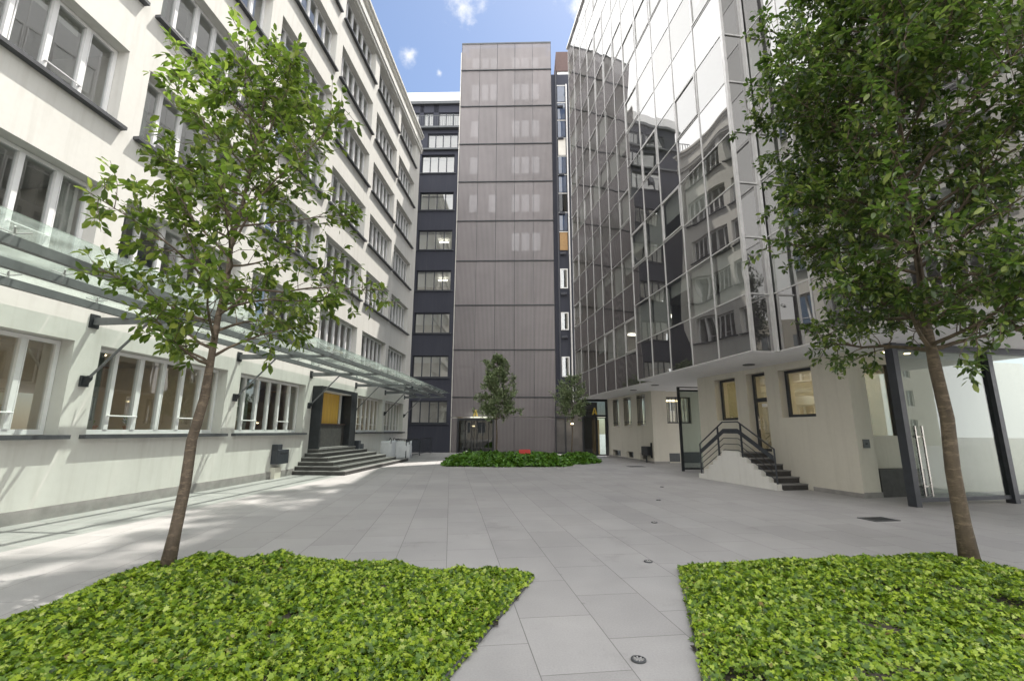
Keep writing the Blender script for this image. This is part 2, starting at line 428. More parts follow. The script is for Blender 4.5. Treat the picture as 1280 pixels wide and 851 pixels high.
# items on the window sills inside
sh=thing('wooden_shelf',(0,0,0),R(-3.5),'small pale wood shelf unit with folded papers seen behind the leftmost ground floor window','shelf')
def lbw(x,y,z):
    a=R(3.5); return (-7.77+x*math.cos(a)+y*math.sin(a),10.6-x*math.sin(a)+y*math.cos(a),z)
sh.location=lbw(-.75,-3.05,1.38)
s_=MB()
s_.box(-.15,.15,-.28,-.24,0,.52).box(-.15,.15,.24,.28,0,.52).box(-.15,.15,-.24,.24,.48,.52).box(-.15,.15,-.24,.24,.14,.17)
s_.build('carcass',M['wood'],sh); MB().box(-.12,.12,-.2,.2,.172,.21).box(-.1,.11,-.18,.19,.212,.235).build('papers',M['white'],sh)
def pot(loc,label,hgt,sp,n,seed):
    t=thing('potted_plant',loc,0,label,'plant')
    pm=MB(); prof=[(.06,0),(.085,.14),(.095,.14),(.095,.17),(.075,.17)]
    nn=14
    vs=[(r*math.cos(2*math.pi*i/nn),r*math.sin(2*math.pi*i/nn),z) for r,z in prof for i in range(nn)]
    fs=[(k*nn+i,k*nn+(i+1)%nn,(k+1)*nn+(i+1)%nn,(k+1)*nn+i) for k in range(len(prof)-1) for i in range(nn)]+[tuple(range(nn-1,-1,-1))]
    pm.add(vs,fs); pm.build('pot',M['terracotta'],t)
    rr=random.Random(seed); lm=MB()
    for i in range(n):
        a=rr.uniform(0,6.28); L=rr.uniform(.5,1)*hgt; d=rr.uniform(.2,1)*sp
        pts=[Vector((0,0,.15)),Vector((d*.5*math.cos(a),d*.5*math.sin(a),.15+L*.8)),Vector((d*math.cos(a),d*math.sin(a),.15+L*.75))]
        sd=Vector((-math.sin(a),math.cos(a),0))*.02
        lm.add([pts[0]-sd*.3,pts[0]+sd*.3,pts[1]-sd,pts[1]+sd,pts[2]],[(0,1,3,2),(2,3,4)])
    lm.build('foliage',M['ivyfar'],t)
pot(lbw(-.6,-.45,1.40),'spiky green pot plant on the ground floor window ledge behind the left trunk',.3,.28,40,1)
pot(lbw(-.62,-1.25,1.40),'low cactus like plant in a terracotta pot beside the spiky green plant',.16,.1,18,2)
pot(lbw(-.7,2.75,1.40),'small leafy pot plant inside the ground floor window beside the portal',.45,.3,36,3)
# round wall clock in the room by the portal
cl=thing('wall_clock',lbw(-3.9,5.4,2.75),R(-3.5),'round white clock inside the ground floor window next to the portal','clock')
cm=MB(Matrix.Rotation(R(90),4,'Y')); cm.disc((0,0),.19,0,.04,24); cm.build('face',M['white'],cl)
MB().box(.041,.05,-.012,.012,0,.13).box(.041,.05,0,.1,-.012,.012).build('hands',M['dark'],cl)

# canopy ---------------------------------------------------------------
CA=thing('glass_canopy',(-7.77,10.6,0),R(-3.5),'long glass canopy on dark steel beams along the white block above the ground floor','canopy')
CY0,CY1=-11.,18.1
armys=[-10.35,-6.3,-2.18,2.08,6.2,10.38,14.42,18.0]
for d in (.68,1.55,2.42):
    MB().box(d-.045,d+.045,CY0,CY1,3.53,3.65).build('beam',M['canopysteel'],CA)
for y in armys:
    ar=MB(); ar.add([(.02,y-.03,3.42),(.02,y+.03,3.42),(2.62,y+.03,3.47),(2.62,y-.03,3.47),(.02,y-.03,3.56),(.02,y+.03,3.56),(2.62,y+.03,3.526),(2.62,y-.03,3.526)],
        [(0,3,2,1),(4,5,6,7),(0,1,5,4),(1,2,6,5),(2,3,7,6),(3,0,4,7)])
    ao=ar.build('arm',M['canopysteel'],CA)
    MB().box(.0,.03,y-.09,y+.09,3.36,3.62).build('bracket',M['dark'],ao)
    st=MB().tube([(.05,y,2.37),(1.1,y,3.47)],.024,8).build('strut',M['canopysteel'],CA)
    MB().box(0,.05,y-.075,y+.075,2.26,2.46).prism_y([(.05,2.3),(.13,2.40),(.13,2.46),(.05,2.44)],y-.05,y+.05).build('bracket',M['dark'],st)
edges=[CY0]+[CY0+1.36*i for i in range(1,22)]
edges=[e for e in edges if e<CY1-.3]+[CY1+.05]
sp_me=None
for i in range(len(edges)-1):
    a,b=edges[i]+.012,edges[i+1]-.012
    for (x0,x1) in ((.10,1.1),(1.12,1.98),(2.0,2.86)):
        MB().box(x0,x1,a,b,3.735+.004*x0,3.751+.004*x0).build('glass_pane',M['canopyglass'],CA)
    for d in (.68,1.55,2.42):
        if sp_me is None:
            f=MB().tube([(0,0,0),(0,0,.085)],.018,6)
            for sx in (-.11,.11):
                for sy in (-.09,.09): f.tube([(0,0,.04),(sx,sy,.082)],.011,5)
            sp_me=f.build('glass_fixing',M['alu'],CA); o=sp_me
        else: o=sp_me.copy(); COL.objects.link(o)
        o.location=(d,edges[i],3.65)

# steps ----------------------------------------------------------------
ST=thing('entrance_steps',(-7.77,10.6,0),R(-3.5),'black stone steps rising in a stepped pyramid to the dark portal of the white block','steps')
tr=MB()
for i in range(6):
    f0=1.86-.3*i; l0=5.42+.2*i; r0=(12.9,11.9,11.35,10.9,10.5,9.8)[i]
    if i==5: f0,l0,r0=.40,6.41,9.8
    z=.135*i
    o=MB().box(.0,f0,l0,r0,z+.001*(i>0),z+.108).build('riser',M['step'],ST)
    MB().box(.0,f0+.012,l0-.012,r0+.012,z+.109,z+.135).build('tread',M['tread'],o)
bx=thing('step_light',lbw(.42,10.25,.54),R(-3.5),'small black box lamp standing on the right end of the entrance steps','lamp')
MB().bbox(-.12,.12,-.16,.16,0.0,.36,.015).build('housing',M['anthracite'],bx); MB().box(-.1,.1,-.4,-.162,.0,.5).build('side_post',M['anthracite'],bx)
mb=thing('letter_box',lbw(.0,4.45,.36),R(-3.5),'dark grey letter box fixed to the white wall just before the entrance steps','letter box')
MB().bbox(.002,.24,-.33,.3,.08,.52,.012).build('body',M['anthracite'],mb); MB().bbox(.002,.2,-.33,-.05,.522,.68,.01).build('hood',M['anthracite'],mb)
MB().box(.24,.246,-.2,.2,.38,.42).build('slot',M['dark'],mb); MB().box(.003,.16,-.3,.05,-.36,-.02).build('foot',M['cream'],mb)

# bags -----------------------------------------------------------------
def bag(loc,rz,sx,sy,h,label,seed):
    t=thing('bulk_bag',loc,rz,label,'bag','white bulk bags by the steps')
    rr=random.Random(seed); n=28; rows=10; vs=[];fs=[]
    ph=[rr.uniform(0,6.28) for _ in range(6)]
    for j in range(rows+1):
        z=h*j/rows; bul=1+.06*math.sin(math.pi*j/rows)
        for i in range(n):
            a=2*math.pi*i/n; c,s=math.cos(a),math.sin(a)
            e=.45; x=math.copysign(abs(c)**e,c); y=math.copysign(abs(s)**e,s)
            w=1+.03*math.sin(5*a+ph[0]+z*5)+.025*math.sin(9*a+ph[1]-z*7)
            vs.append((x*sx*bul*w,y*sy*bul*w,z+(.05*math.sin(3*a+ph[2])+.03*math.sin(7*a+ph[3]) if j==rows else .012*math.sin(6*a+z*9)*(j>0))))
    for j in range(rows):
        for i in range(n): fs.append((j*n+i,j*n+(i+1)%n,(j+1)*n+(i+1)%n,(j+1)*n+i))
    b=len(vs); vs.append((0,0,h*.86)); top=rows*n
    for i in range(n): fs.append((top+i,top+(i+1)%n,b))
    fs.append(tuple(range(n-1,-1,-1)))
    MB().add(vs,fs).build('sack',M['bag'],t,True)
    for cx,cy in ((-1,-1),(1,-1),(1,1),(-1,1)):
        x,y=cx*sx*.86,cy*sy*.86
        MB().tube([(x,y,h*.85),(x*1.02,y*1.02,h+.1),(x*.8,y*.8,h+.16),(x*.66,y*.9,h+.02)],.022,6).build('strap',M['dark'],t)
bag((-6.72,25.2,0),R(-3),.42,.45,.92,'full white bulk bag nearest the entrance steps',1)
bag((-6.02,26.0,0),R(5),.45,.42,.86,'slumped white bulk bag between the other bag and the railing',2)
# railing by the dark building
ra=thing('metal_railing',(0,0,0),0,'dark metal railing with thin bars in front of the dark blue block','railing')
pts=[(-5.75,25.6),(-5.35,31.2)]
rm_=MB(); n=26
a,b=Vector((*pts[0],0)),Vector((*pts[1],0))
for z in (.12,.98): rm_.bar(a+Vector((0,0,z)),b+Vector((0,0,z)),.04,.04)
rm_.build('rail',M['anthracite'],ra)
bm=MB()
for i in range(n+1):
    p=a.lerp(b,i/n); 
    if i%13: bm.tube([p+Vector((0,0,.14)),p+Vector((0,0,.96))],.011,5)
bm.build('bars',M['anthracite'],ra)
for i in (0,13,26):
    p=a.lerp(b,i/n); MB().box(p.x-.025,p.x+.025,p.y-.025,p.y+.025,0,1.0).build('post',M['anthracite'],ra)
rb=thing('metal_railing',(0,0,0),0,'short dark railing returning to the white block beside the bulk bags','railing')
a,b=Vector((-6.75,27.3,0)),Vector((-5.75,25.6+.25,0))
m_=MB()
for z in (.12,.98): m_.bar(a+Vector((0,0,z)),b+Vector((0,0,z)),.04,.04)
m_.build('rail',M['anthracite'],rb)
bm=MB()
for i in range(1,8): p=a.lerp(b,i/8); bm.tube([p+Vector((0,0,.14)),p+Vector((0,0,.96))],.011,5)
bm.build('bars',M['anthracite'],rb); MB().box(a.x-.025,a.x+.025,a.y-.025,a.y+.025,0,1.).build('post',M['anthracite'],rb)

# ------------------------------------------------------------------ dark blue building
DB=thing('dark_blue_building',(-5.5,32.2,0),R(-1.6),'dark blue rendered block between the white block and the mesh clad tower','building')
wz=[(1.96,3.5),(5.15,6.7),(8.34,9.86),(11.54,13.08),(14.68,16.26),(17.87,19.36),(20.96,22.54)]
wl=MB(); XA,XB=-4.5,1.6; WX0,WX1=-1.57,1.0
z=0.
for (a,b) in wz:
    wl.box(XA,XB,0,.3,z,a).box(XA,WX0,0,.3,a,b).box(WX1,XB,0,.3,a,b); z=b
wl.box(XA,XB,0,.3,z,23.0)
# two set back storeys
wl.box(XA,-1.22,.25,.5,23.0,24.85).box(1.19,XB,.25,.5,23.0,24.85).box(-1.22,1.19,.25,.5,24.55,24.85).box(-1.22,1.19,.25,.5,23.0,23.18)
for x0,x1 in ((XA,-2.7),(-2.1,-1.75),(-.95,-.55),(1.25,XB)): wl.box(x0,x1,.8,1.05,25.0,27.5)
wl.box(-2.7,1.25,.8,1.05,26.85,27.5)
wl.box(XA,XB,.3,6,0,.1)
wl.build('wall',M['blue'],DB)
MB().box(XA,XB,-.22,.5,22.86,22.998).box(XA,XB,-.1,1.0,24.852,24.998).build('ledge',M['darkgrey'],DB)
MB().box(XA,XB,.55,1.2,27.502,27.75).build('eaves',M['darkgrey'],DB)
MB().box(XA,XB,.7,6,27.752,28.65).build('parapet',M['white'],DB)
rm=MB()
for (a,b) in wz+[(23.2,24.6),(25.1,26.8)]: rm.box(XA,XB,1.1,5,b+.12,b+.3)
rm.build('floor_slab',M['ceil'],DB); MB().box(XA,XB,4.5,4.6,0,27).build('rear_wall',M['room'],DB)
def dwin(x0,x1,z0,z1,n,y,glass,name='window',sill=True):
    f=MB(); fr=.06; w=x1-x0
    f.box(x0,x0+fr,y,y+.08,z0,z1).box(x1-fr,x1,y,y+.08,z0,z1).box(x0+fr,x1-fr,y,y+.08,z0,z0+fr).box(x0+fr,x1-fr,y,y+.08,z1-fr,z1)
    for i in range(1,n): xx=x0+w*i/n; f.box(xx-.035,xx+.035,y-.01,y+.082,z0+fr,z1-fr)
    o=f.build(name,M['anthracite'],DB)
    p=MB()
    for i in range(n):
        a,b=x0+w*i/n+.03,x0+w*(i+1)/n-.03; t1,t2=random.uniform(-.006,.006),random.uniform(-.006,.006)
        p.add([(a,y+.04+t1,z0+.05),(b,y+.04+t2,z0+.05),(b,y+.04-t1,z1-.05),(a,y+.04-t2,z1-.05)],[(0,1,2,3)])
    p.build('pane',glass,o)
    if sill: MB().box(x0-.12,x1+.12,-.1,y-.002,z0-.09,z0-.005).build('sill',M['anthracite'],o)
    return o
for i,(a,b) in enumerate(wz):
    o=dwin(WX0+.01,WX1-.01,a+.01,b-.01,4,.16,M['glass'])
    if i in (3,4): MB().box(-.35,.35,2.0,2.15,b-.12,b-.04).build('ceiling_lamp',M['lamp'],o)
dwin(-1.2,1.17,23.2,24.53,4,.36,M['glass'],sill=False)
for x0,x1,n in ((-2.68,-2.12,1),(-1.73,-.97,2),(-.53,1.23,3)): dwin(x0,x1,25.02,26.83,n,.88,M['glass'],sill=False)
bl=MB(); bl.bar((XA,.0,25.95),(XB,.0,25.95),.04,.05)
for i in range(42): x=XA+(XB-XA)*i/41; bl.box(x-.01,x+.01,-.01,.01,25.0,25.93)
bl.build('balcony_rail',M['darkgrey'],DB)

# ------------------------------------------------------------------ tower
TW=thing('mesh_clad_tower',(-.45,31.77,0),R(-1.6),'tall tower clad in grey brown perforated metal mesh at the end of the courtyard','building')
bz=[0.,2.40,3.74,7.05,10.30,13.65,16.79,19.98,23.16,26.45,29.72,32.2]
bx_=[-3.66,-2.20,-.80,.61,2.02,3.48]
core=MB(); core.box(-3.75,-.0-3.3,.05,8,0,31.5).box(-3.3,3.4,.75,8,3.0,31.6).box(-.72,3.3,.75,1.0,0,3.).box(3.3,3.46,.05,8,0,31.5)
core.build('wall',M['roombrown'] if False else M['room'],TW)
MB().box(-3.7,3.4,4.4,8,31.5,36.0).build('roof_block',M['darkgrey'],TW)  # unseen block added behind the top to shade the white wall's far end
# windows of the inner wall, seen faintly through the mesh
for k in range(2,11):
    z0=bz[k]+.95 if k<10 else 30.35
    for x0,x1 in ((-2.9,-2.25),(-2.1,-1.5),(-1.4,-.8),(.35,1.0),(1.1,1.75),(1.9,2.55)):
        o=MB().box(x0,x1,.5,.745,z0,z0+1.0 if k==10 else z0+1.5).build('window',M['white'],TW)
        MB().box(x0+.05,x1-.05,.47,.498,z0+.06,(z0+.94 if k==10 else z0+1.44)).build('pane',M['glowpane'] if (k==10 or (k>=5 and (x0>0 or random.random()<.5))) else M['blind'],o)
for k in range(len(bz)-1):
    z0,z1=bz[k]+(.035 if k not in(1,) else .012),bz[k+1]-(.035 if k!=0 else .012)
    for c in range(5):
        x0,x1=bx_[c]+.014,bx_[c+1]-.014
        if k==0 and c in (0,1):
            if c==0:
                MB().box(x0,-3.29,-.04,0,z0,2.3).build('mesh_panel',M['mesh'],TW)
            continue
        if k==0 and c==2: x0=-.75
        nx=1
        MB().box(x0,x1,-.04+random.uniform(-.004,.004),0,z0,z1).build('mesh_panel',M['mesh'],TW)
    if k>0 and k!=0:
        zz=bz[k]
        if k!=1: MB().box(-3.68,3.5,-.1,.06,zz-.035,zz+.033).build('floor_band',M['dark'],TW)
MB().box(-3.68,3.5,-.07,.06,32.16,32.28).build('cap_rail',M['darkgrey'],TW)
vr=MB()
for x in bx_: vr.box(x-.012,x+.012,-.03,.05,0.05,32.15)
vr.build('upright',M['dark'],TW)
# door
dr=MB(); dr.box(-3.28,-3.16,-.06,.5,0,2.3).box(-.86,-.76,-.06,.5,0,2.3).box(-3.16,-.86,-.06,.5,2.16,2.3)
DO=dr.build('door',M['dark'],TW)
l=MB()
for x in (-2.75,-2.35,-1.95,-1.55,-1.15): l.box(x-.025,x+.025,.38,.43,0.05,2.15)
l.box(-3.16,-.86,.38,.43,.0,.08).build('door_leaf_frame',M['dark'],DO)
MB().box(-3.16,-.86,.40,.41,.08,2.16).build('pane',M['darkglass'],DO)
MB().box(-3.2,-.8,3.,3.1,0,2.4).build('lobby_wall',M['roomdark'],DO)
MB().tube([(-1.9,.33,.8),(-1.9,.33,1.6)],.016,8).build('handle',M['brass'],DO)
for x in (-2.3,): MB().disc((x,1.2),.09,1.75,1.83).build('lobby_glow',M['warm'],DO)
# warm slit lights in the staircase
for zc in (8.7,5.4,11.9): MB().box(1.36,1.41,.6,.64,zc-.75,zc+.75 if zc<9 else zc+.1).build('slit_lamp',M['slit'],TW)
def letterA(loc,rz,h,label):
    t=thing('letter_sign',loc,rz,label,'sign'); w=h*.78; d=.03
    f=MB(); s=.27*w
    f.prism_y([(-w/2,0),(-w/2+s,0),(s*.38,h),(-s*.38,h)],-d,0)
    f.prism_y([(w/2-s,0),(w/2,0),(s*.38,h),(s*.02,h*.86)],-d-.002,0.)
    f.prism_y([(-w*.2,h*.22),(w*.2,h*.22),(w*.15,h*.37),(-w*.15,h*.37)],-d+.003,-.002)
    f.build('letter',M['gold'],t); return t
def tw(x,y,z):
    a=R(1.6); return (-.45+x*math.cos(a)+y*math.sin(a),31.77-x*math.sin(a)+y*math.cos(a),z)
letterA(tw(-2.03,-.05,2.44),R(-1.6),.42,'gold letter A sign above the dark door of the mesh clad tower')

# ------------------------------------------------------------------ right glass building
QB=(5.86,10.98); ar_=R(8.15)
RB=thing('glass_office_building',(QB[0],QB[1],0),ar_,'glass curtain wall office block with a cream ground floor along the right of the courtyard','building')
def rbw(x,y,z): # local -> world
    c,s=math.cos(ar_),math.sin(ar_); return (QB[0]+x*c-y*s,QB[1]+x*s+y*c,z)
rows=[3.4,4.87,6.38,7.9,9.4,10.93,12.45,13.98,15.5,17.02,18.55,20.07,21.6,23.12,24.65,26.17,27.6,28.8]
MX=.68; CW=1.352
mull=MB(); rest={'vision':[], 'spandrel':[]}
def pane_grid(x,y0,y1,z0,z1,mode):
    n=6; tx,tz=random.uniform(-.006,.006),random.uniform(-.0045,.0045); am=random.choice((-1,1))*random.uniform(.0005,.0034)*(1.4 if mode=='vision' else 1)
    a2=random.uniform(-.0015,.0015); ph=random.uniform(0,6)
    vs=[];fs=[]
    for j in range(n+1):
        for i in range(n+1):
            u,v=i/n,j/n
            d=am*math.sin(math.pi*u)*math.sin(math.pi*v)+tx*(u-.5)+tz*(v-.5)+a2*math.sin(5*u+3*v+ph)
            vs.append((x+d,y0+(y1-y0)*u,z0+(z1-z0)*v))
    for j in range(n):
        for i in range(n):
            k=j*(n+1)+i; fs.append((k,k+n+1,k+n+2,k+1))
    return vs,fs
npart=0
def section(x,y0,ncol,own,cw=CW):
    global npart
    for c in range(ncol):
        for r in range(len(rows)-1):
            mode='vision' if r%2==1 else 'spandrel'
            vs,fs=pane_grid(x,y0+c*cw+.02,y0+(c+1)*cw-.02,rows[r]+.02,rows[r+1]-.02,mode)
            if own(c,r) and npart<100:
                npart+=1
                MB().add(vs,fs).build('window_pane' if mode=='vision' else 'spandrel_pane',M[mode],RB,True)
            else: rest[mode].append((vs,fs))
            if mode=='vision' and random.random()<.33:
                # opening sash with its own frame
                a,b=y0+c*cw+.045,y0+(c+1)*cw-.045; z0,z1=rows[r]+.045,rows[r+1]-.045; e=.045
                mull.box(x-.035,x+.01,a,a+e,z0,z1).box(x-.035,x+.01,b-e,b,z0,z1).box(x-.035,x+.01,a+e,b-e,z0,z0+e).box(x-.035,x+.01,a+e,b-e,z1-e,z1)
    for c in range(ncol+1):
        y=y0+c*cw; mull.box(x-.018,x+.03,y-.019,y+.019,rows[0],rows[-1])
    for r in range(len(rows)):
        for c in range(ncol):
            mull.box(x-.014,x+.03,y0+c*cw+.019,y0+(c+1)*cw-.019,rows[r]-.016+(.016 if r==0 else 0),rows[r]+.016+(.02 if r==0 else 0))
section(0,.02,5,lambda c,r:r<15)
section(MX,.12-CW*6,6,lambda c,r:(r<5 and c>2))
section(MX,6.79,8,lambda c,r:False,1.375)
# ends of the projecting bay
for r in range(len(rows)-1):
    mode='vision' if r%2==1 else 'spandrel'
    for y in (.0,6.8):
        vs=[(.05,y,rows[r]+.02),(MX-.04,y,rows[r]+.02),(MX-.04,y,rows[r+1]-.02),(.05,y,rows[r+1]-.02)]
        rest['spandrel'].append((vs,[(0,1,2,3)]))
    mull.box(.03,MX-.05,-.03,.02,rows[r]-.02+(.02 if r==0 else 0),rows[r]+.02)
mull.box(-.03,.05,-.07,-.008,rows[0],rows[-1]).box(MX-.1,MX-.03,-.1,.02,rows[0],rows[-1])
mull.box(.0,MX,6.76,6.84,rows[0],rows[-1])
mull.build('mullion_grid',M['alu'],RB)
for md in ('vision','spandrel'):
    b=MB()
    for vs,fs in rest[md]: b.add(vs,fs)
    o=b.build('window_panes' if md=='vision' else 'spandrel_panes',M[md],RB,True); o['kind']='stuff'
# roof edge, slabs, ceilings
MB().box(-.08,.5,-.1,6.9,28.82,29.0).box(MX-.1,MX+.5,-8.1,-.11,28.82,29.0).box(MX-.1,MX+.5,6.91,17.9,28.82,29.0).build('roof_edge',M['alu'],RB)
MB().box(MX+.5,12,-8.1,17.9,28.5,28.8).build('roof',M['plinth'],RB)
rr_=MB()
for y in [-7.9+1.5*i for i in range(17)]: rr_.box(1.3,1.35,y-.03,y+.03,28.81,30.1)
rr_.box(1.29,1.36,-7.9,16.2,30.0,30.08).box(1.29,1.36,-7.9,16.2,29.4,29.46).build('streak_rail',M['darkgrey'],RB)  # unseen railing added so the sunlight falls in streaks
for y0,y1,x0,hh in ((-6.5,-4.9,2.2,1.7),(-2.6,-1.4,2.0,1.4),(1.3,3.9,2.2,1.9),(6.3,7.4,1.9,1.5),(9.6,12.6,2.2,1.8),(14.6,15.7,2.0,1.6)):
    MB().bbox(x0,x0+2,y0,y1,28.81,28.8+hh,.03).build('streak_box',M['alu'],RB)  # unseen boxes added to cut the sun into streaks
sl=MB()
for r in range(2,len(rows)-1,2):
    sl.box(.16,6.4,.12,6.68,rows[r]+.08,rows[r]+.7).box(MX+.16,6.4,-8,.02,rows[r]+.08,rows[r]+.7).box(MX+.16,6.4,6.9,17.7,rows[r]+.08,rows[r]+.7)
sl.build('floor_slab',M['ceil'],RB)
MB().box(4.2,4.3,-8,17.7,3.6,28.4).build('rear_wall',M['room'],RB)
for y in (.06,4.1,6.82,9.5,13.6,-4.0):
    MB().box(MX+.12 if y in (.06,-4.0) else 1.6,4.2,y-.05,y+.05,3.6,28.3).build('partition',M['ceil'],RB)
MB().box(MX+.1,4.3,17.75,17.9,3.6,28.4).box(MX+.1,7.4,-8.1,-7.95,3.6,28.4).build('end_wall',M['cream'],RB)
bd=MB()
for r in (1,3,5,7,9,11,13):
    for c in range(13):
        if random.random()<(.62 if r<5 else .35):
            y0=.02+c*CW if c<5 else 6.79+(c-5)*1.375; x=.12 if c<5 else MX+.12
            h=random.choice((.4,.75,1.35,1.35)); bd.box(x,x+.008,y0+.06,y0+CW-.08,rows[r+1]-.08-h,rows[r+1]-.06)
bd.build('blinds',M['blind'],RB)
for r in (1,3,5,7):
    for y in (1.4,3.3,5.4,8.2,10.2,12.2,14.4):
        if random.random()<(.4 if r<4 else 0):
            MB().box(2.3+random.uniform(-.4,.4),3.1,y-.14,y+.14,rows[r+1]-.0,rows[r+1]+.06).build('ceiling_lamp',M['lamp'],RB)
# soffit
so=MB(); so.prism([(.02,.02),(MX+.02,.02),(MX+.02,-8.1),(7.5,-8.1),(7.5,17.8),(MX+.02,17.8),(MX+.02,6.78),(.02,6.78)],3.392,3.55)
so.build('soffit',M['soffit'],RB)
for x,y in ((1.3,2.),(1.35,8.2),(1.4,10.6)): MB().disc((x,y),.16,3.37,3.391,18).build('soffit_lamp',M['darkgrey'],RB)
# ground floor wall beside the far entrance
w1=MB(); X1=2.45; yA,yB=10.98,17.09
wins=[(15.28,16.22),(13.5,14.55),(11.72,12.76)]; bas=[(15.24,16.5),(13.46,14.35),(11.95,12.6)]
def holed(mb,x0,x1,ya,yb,z0,z1,holes):
    """wall slab x0..x1 with rectangular holes (y0,y1,z0,z1) not overlapping in y"""
    y=ya
    for (a,b,c,d) in sorted(holes):
        mb.box(x0,x1,y,a,z0,z1); mb.box(x0,x1,a,b,z0,c); mb.box(x0,x1,a,b,d,z1); y=b
    mb.box(x0,x1,y,yb,z0,z1)
holed(w1,X1,X1+.3,yA,yB,.5,3.391,[(a,b,1.76,3.3) for a,b in wins])
holed(w1,X1-.0,X1+.3,yA,yB,0,.5,[(a,b,.1,.41) for a,b in bas])
w1.box(X1-.03,X1+.2,yA,yB,.62,.66) if False else None
w1.box(X1+.3,3.2,yA,yA+.35,0,3.391)      # pillar
W1=w1.build('side_wall',M['cream'],RB)
MB().box(X1-.03,X1-.002,yA-.03,yB,.0,.09).box(X1-.002,3.2,yA-.03,yA-.002,0,.09).build('plinth',M['plinth'],RB)
for a,b in wins:
    f=MB(); f.box(X1+.2,X1+.26,a,a+.05,1.76,3.3).box(X1+.2,X1+.26,b-.05,b,1.76,3.3).box(X1+.2,X1+.26,a+.05,b-.05,1.76,1.82).box(X1+.2,X1+.26,a+.05,b-.05,3.24,3.3).box(X1+.2,X1+.26,(a+b)/2-.03,(a+b)/2+.03,1.82,3.24)
    o=f.build('window',M['white'],RB); MB().box(X1+.225,X1+.23,a+.04,b-.04,1.8,3.26).build('pane',M['glass'],o)
    br=MB()
    for i in range(6): y=a+.07+(b-a-.14)*i/5; br.box(X1+.02,X1+.04,y-.01,y+.01,1.8,3.28)
    for z in (1.95,3.15): br.box(X1+.0,X1+.05,a-.04,b+.04,z-.012,z+.012)
    br.build('bars',M['anthracite'],o); MB().box(X1-.05,X1+.19,a-.06,b+.06,1.70,1.755).build('sill',M['cream'],o)
for a,b in bas:
    o=MB().box(X1+.2,X1+.22,a,b,.1,.41).build('basement_window',M['darkglass'],RB)
    gr=MB()
    for i in range(9): y=a+(b-a)*(i+.5)/9; gr.box(X1+.12,X1+.135,y-.008,y+.008,.1,.41)
    gr.build('grille',M['darkgrey'],o)
MB().box(5,5.1,yA+.4,yB,0,3.39).build('store_wall',M['room'],RB)
# recessed wall with a barred window
w3=MB(); holes=[(3.25,4.6,1.86,3.14)]
Mrot=Matrix(((0,1,0,0),(1,0,0,0),(0,0,1,0),(0,0,0,1)))  # swap x,y
w3.M=Mrot; holed(w3,yA+.25,yA+.5,3.2,7.4,0,3.391,[(3.25,4.6,1.86,3.14)])
w3.build('recess_wall',M['cream'],RB)
f=MB(Mrot); f.box(yA+.38,yA+.44,3.25,3.31,1.86,3.14).box(yA+.38,yA+.44,4.54,4.6,1.86,3.14).box(yA+.38,yA+.44,3.9,3.95,1.86,3.14).box(yA+.38,yA+.44,3.31,4.54,1.86,1.92).box(yA+.38,yA+.44,3.31,4.54,3.08,3.14)
o=f.build('window',M['anthracite'],RB)
MB(Mrot).box(yA+.40,yA+.405,3.3,4.55,1.9,3.1).build('pane',M['glass'],o)
br=MB(Mrot)
for i in range(9): x=3.3+1.26*i/8; br.box(yA+.27,yA+.285,x-.008,x+.008,1.88,3.12)
br.build('bars',M['anthracite'],o)
o=MB(Mrot).box(yA+.22,yA+.248,3.28,3.85,.06,.45).build('basement_window',M['darkgrey'],RB)
MB(Mrot).box(yA+.18,yA+.247,4.0,4.9,.0,.5).build('cabinet',M['anthracite'],RB)
MB().box(3.3,4.6,yA+1.5,yA+1.6,3.0,3.06).build('ceiling_lamp',M['warm'],RB)
# angled wall with door and windows
MW=Matrix.Translation((2.132,1.058,0))@Matrix.Rotation(R(4.35),4,'Z')
w2=MB(MW); holed(w2,0,.3,-1.36,4.6,0,3.391,[(2.6,3.64,1.85,3.22),(1.30,2.09,.91,3.25),(-.33,.79,1.88,3.2)])
w2.box(.3,4.5,4.3,4.6,0,3.391)
w2.box(.3,.5,-1.36,-1.0,0,3.391)
w2.build('angled_wall',M['cream'],RB)
MB(MW).box(-.02,-.002,-1.38,-.02,0,.1).box(-.002,.52,-1.38,-1.362,0,.12).build('angled_plinth',M['plinth'],RB)
def w2win(a,b,c,d,door=False):
    f=MB(MW); e=.08
    f.box(.22,.29,a,a+e,c,d).box(.22,.29,b-e,b,c,d).box(.22,.29,a+e,b-e,c,c+e).box(.22,.29,a+e,b-e,d-e,d)
    if door: f.box(.215,.29,a+e,b-e,2.38,2.5)
    o=f.build('door' if door else 'window',M['anthracite'],RB)
    MB(MW).box(.25,.256,a+.05,b-.05,c+.05,d-.05).build('pane',M['glass'],o)
    return o
w2win(2.6,3.64,1.85,3.22); D2=w2win(1.30,2.09,.91,3.25,True); w2win(-.33,.79,1.88,3.2)
MB(MW).box(.17,.2,1.9,1.93,1.55,1.95).build('handle',M['brass'],D2)
MB(MW).box(.2,.213,1.55,1.75,2.22,2.32).build('notice',M['white'],D2)
MB(MW).box(.05,.29,1.30,2.09,.88,.909).build('threshold',M['tread'],D2)
rm=MB(MW); rm.box(2.0,2.1,-.8,4.3,0,3.39).build('office_wall',M['room'],RB)
for y in (3.1,1.7,.2): MB(MW).box(.8,1.3,y-.25,y+.25,3.33,3.37).build('ceiling_lamp',M['warm'],RB)
